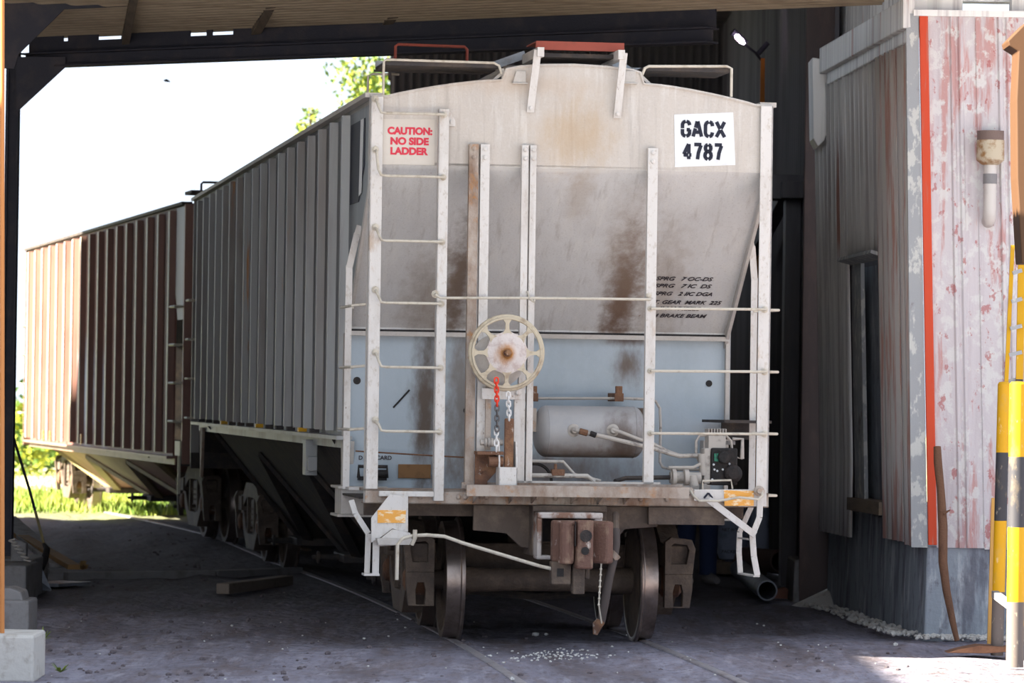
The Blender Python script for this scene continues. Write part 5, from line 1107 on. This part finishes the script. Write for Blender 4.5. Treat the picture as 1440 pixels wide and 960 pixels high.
b = MB(); a = gnd(313,832); q = gnd(404,820); b.bar(a+Vector((0,0,.03)), q+Vector((0,0,.03)), .13, .10, up=(0,0,1)); tag(b.build('timber_offcut', mat('pale_old_timber', (.27,.22,.18), .9, grime=((.15,.12,.10), .7, 6, (1,1,1), .5, .7)), bevel=.01), 'pale timber offcut lying alone on the dirt left of the track', 'timber')
b = MB(); a = gnd(92,810); q = gnd(300,808); r_ = gnd(420,803); b.bar(a+Vector((0,0,.0)), q+Vector((0,0,.0)), .12, .09, up=(0,0,1)); b.bar(q, r_, .12, .09, up=(0,0,1)); tag(b.build('concrete_kerb', 'concgrey', bevel=.01), 'low pale kerb line half buried across the dirt at the left', 'kerb')
b = MB(); a = gnd(505,775); q = gnd(440,768); b.bar(gnd(398,768)+Vector((0,0,.03)), gnd(432,778)+Vector((0,0,.03)), .10, .05, up=(0,0,1)); tag(b.build('timber_offcut', 'timber'), 'short grey timber beside the rail under the middle of the car', 'timber')
# weeds near left
for (x,y,n,h,lab) in ((60,900,30,.10,'sparse green weed sprig at the bottom left beside the blocks'),(85,945,40,.07,'small flat green weed lower left on the open dirt')):
    p = gnd(x,y); b = MB()
    for i in range(n):
        t = random.random()*6.28; d = Vector((math.cos(t),math.sin(t)*.8,random.uniform(.3,1.1)))*h*random.uniform(.5,1.0); s = Vector((-math.sin(t),math.cos(t),0))*.0035; b.add([p-s,p+s,p+d*.7+s*1.6,p+d,p+d*.7-s*1.6], [(0,1,2,3,4)])
    tag(b.build('weed', 'grass'), lab, 'weed', 'weeds on the dirt')
# stones
def stone(p, r, m='stone'):
    bm = bmesh.new(); bmesh.ops.create_icosphere(bm, subdivisions=1, radius=r)
    for v in bm.verts: v.co *= random.uniform(.7,1.15); v.co.z *= .7
    vs = [p+v.co+Vector((0,0,r*.4)) for v in bm.verts]; fs = [[v.index for v in f.verts] for f in bm.faces]; bm.free(); return vs, fs
for (x,y,r,lab) in ((754,894,.035,'white stone between the rails in front of the axle'),(768,893,.022,'small pinkish stone beside the white one between the rails'),(1259,908,.028,'white stone on the dust in front of the booth base'),(720,956,.02,'tiny stone beside the left rail at the bottom edge')):
    vs, fs = stone(gnd(x,y), r); b = MB(); b.add(vs, fs); tag(b.build('stone', 'stone'), lab, 'stone', 'loose stones on the ground')
b = MB()
for i in range(170):
    x = random.gauss(785,38) if i < 110 else random.uniform(60,1400); y = random.gauss(922,4.5) if i < 110 else random.uniform(870,958)
    if 600 < x < 950 and i >= 110 and random.random() < .3: continue
    vs, fs = stone(gnd(x,y), random.uniform(.005,.014)); b.add(vs, fs)
tag(b.build('gravel', 'stone'), 'pale gravel crumbs scattered between the rails in the foreground', 'gravel', kind='stuff')
b = MB()
for i in range(520):
    x = random.gauss(250,170) if i < 330 else random.uniform(60,1280); y = random.uniform(745,955)
    if x < 55: continue
    p = gnd(x,y)
    if abs(p.x-track_x(p.y)) < .9 and i < 330: continue
    p.z = zg(p.x,p.y)-.005; vs, fs = stone(p, random.uniform(.008,.03)); b.add(vs, fs)
tag(b.build('dirt_clods', mat('dark_dirt_clods', (.13,.11,.12), .95)), 'dark dirt clods strewn over the yard left of the track', 'dirt', kind='stuff')
b = MB()
for i in range(500):
    u = random.random()
    if u < .55: q = random.random(); p = Vector((3.35,34.4,0))+Bv*q; p = Vector((p.x-random.random()*.25, p.y, 0))
    else: p = Vector((random.uniform(3.25,4.4), 34.4-random.random()**2*.5, 0))
    vs, fs = stone(p, random.uniform(.008,.035)); b.add(vs, fs)
tag(b.build('rubble', 'concpale'), 'dusty rubble crumbs along the foot of the booth base', 'rubble', kind='stuff')
b = MB(); p = gnd(1350,918); b.prism([(-.10,0),(.0,.03),(.14,.06),(.38,.05),(.42,.02),(.2,.0)], lambda u,v,d: (p.x+u,p.y+d,v), 0, .25); tag(b.build('bark_slab', 'stick', bevel=.006), 'dark broken slab on the ground at the foot of the thinner banded post', 'slab')
b = MB(); b.add([(2.60,39.6,-.02),(3.0,39.2,-.02),(3.02,40.0,-.02),(2.98,39.6,.13),(3.0,39.9,.15)], [(0,1,3),(0,3,4,2),(1,2,4,3),(0,2,1)]); tag(b.build('cement_heap', 'concpale'), 'small sloped cement heap against the far corner of the booth base', 'cement')

# ------------------------------------------------------------ outside: grass, bushes, trees, bird
def blades(n, fx, m, h0, h1, lab, name='grass', cat='grass'):
    vs = []; fs = []
    for i in range(n):
        x, y = fx(); z = zg(x,y) if y < 88 and -10 < x < 5 else zr(y)-.02; h = random.uniform(h0,h1); t = random.random()*6.28; l = random.uniform(.1,.5)*h
        s = Vector((math.cos(t),math.sin(t),0))*.012; p = Vector((x,y,z)); q = p+Vector((math.cos(t+1)*l, math.sin(t+1)*l, h)); k = len(vs); vs += [p-s,p+s,q]; fs.append((k,k+1,k+2))
    b = MB(); b.add(vs, fs); return tag(b.build(name, m), lab, cat, kind='stuff')
def fx1():
    while True:
        y = random.uniform(61.5,76) ; x = random.uniform(-11.5,-3.5)
        if y > 63.5+noise.noise(Vector((x*.5,0,3)))*3: return x, y
blades(16000, fx1, 'grass', .05, .20, 'green grass beside the track beyond the shed, half in sun')
M['grassy'] = mat('yellow_sunlit_grass', (.42,.42,.08), .8)  # brighter, yellower copy of the grass with full sun painted in
blades(9000, lambda: (random.uniform(-17,-3), random.uniform(77,98)), 'grassy', .03, .12, 'bright yellow-green grass in full sun far beyond the cars', 'sunlit_grass')
def foliage(name, c, rad, n, lab, m='leaf', size=.10, trunk=True, cat='tree', group='trees beyond the cars'):
    root = empty(name, (c[0],c[1],0), 0, lab, cat, group); b = MB(); b2 = MB()
    cl = [Vector((random.gauss(0,.5)*rad[0], random.gauss(0,.5)*rad[1], c[2]+random.gauss(0,.5)*rad[2])) for _ in range(max(6,n//120))]
    for i in range(n):
        k = random.choice(cl); p = k+Vector((random.gauss(0,.22)*rad[0],random.gauss(0,.22)*rad[1],random.gauss(0,.2)*rad[2]))
        if p.z < .05: continue
        a = Vector((random.gauss(0,1),random.gauss(0,1),random.gauss(0,1))).normalized()*size*random.uniform(.6,1.2); e = a.cross(Vector((random.gauss(0,1),random.gauss(0,1),random.gauss(0,1)))).normalized()*size*.45
        (b if random.random() < .6 else b2).add([p-a,p-e,p+a,p+e], [(0,1,2,3)])
    f = b.build('foliage', m, root); f2 = b2.build('young_foliage', 'leafy', root)
    if trunk:
        t = MB(); t.tube([(0,0,-.05),(.1,0,c[2]*.5),(-.05,.1,c[2])], [.2,.15,.06], 10)
        for k in cl[:10]: t.tube([Vector((0,.05,c[2]*.6)), (Vector((0,0,c[2]*.6))+k)/2+Vector((0,0,.2)), k], [.07,.045,.02], 6)
        t.build('trunk', 'bark', root, smooth=True)
    return root
p = atY(520,120,84); foliage('leafy_tree', (p.x+.6,84,p.z), (1.15,1.2,1.6), 5200, 'leafy green tree showing above the roof line behind the cars', size=.085)
p = atY(421,176,80); foliage('leafy_tree', (p.x+.15,80,p.z-.35), (.38,.4,.4), 500, 'small yellow-green treetop just above the car roof left of the larger tree', size=.06)
for (x,y,Y,lab) in ((40,560,96,'tall sunlit bush beyond the far end of the maroon car'),(75,625,102,'low yellow bush seen below the maroon car floor'),(150,640,108,'low bush behind the chutes of the maroon car'),(0,600,92,'bush at the far left behind the steel column')):
    p = atY(x,y,Y); foliage('bush', (p.x,Y,p.z*.6+.2), (1.3,.9,1.0), 1500, lab, size=.12, trunk=False, cat='bush', group='bushes beyond the cars')
p = atY(235,114,58); bd = empty('bird', p, 0, 'small dark bird flying in the white sky', 'bird')
b = MB(); b.tube([(-.05,0,.012),(-.02,0,.005),(.02,0,0),(.045,0,-.01)], [.006,.016,.014,.004], 8); b.build('body', 'bird', bd, smooth=True)
b = MB(); b.prism([(-.02,0),(.02,0),(.005,.03),(-.03,.05)], lambda u,v,d: (u,v*.6-.0,.01+v*.3+d), 0, .003); b.prism([(-.02,0),(.02,0),(.01,-.03),(-.02,-.05)], lambda u,v,d: (u,v*.6,.01-v*.3+d), 0, .003); b.build('wing', 'bird', bd)
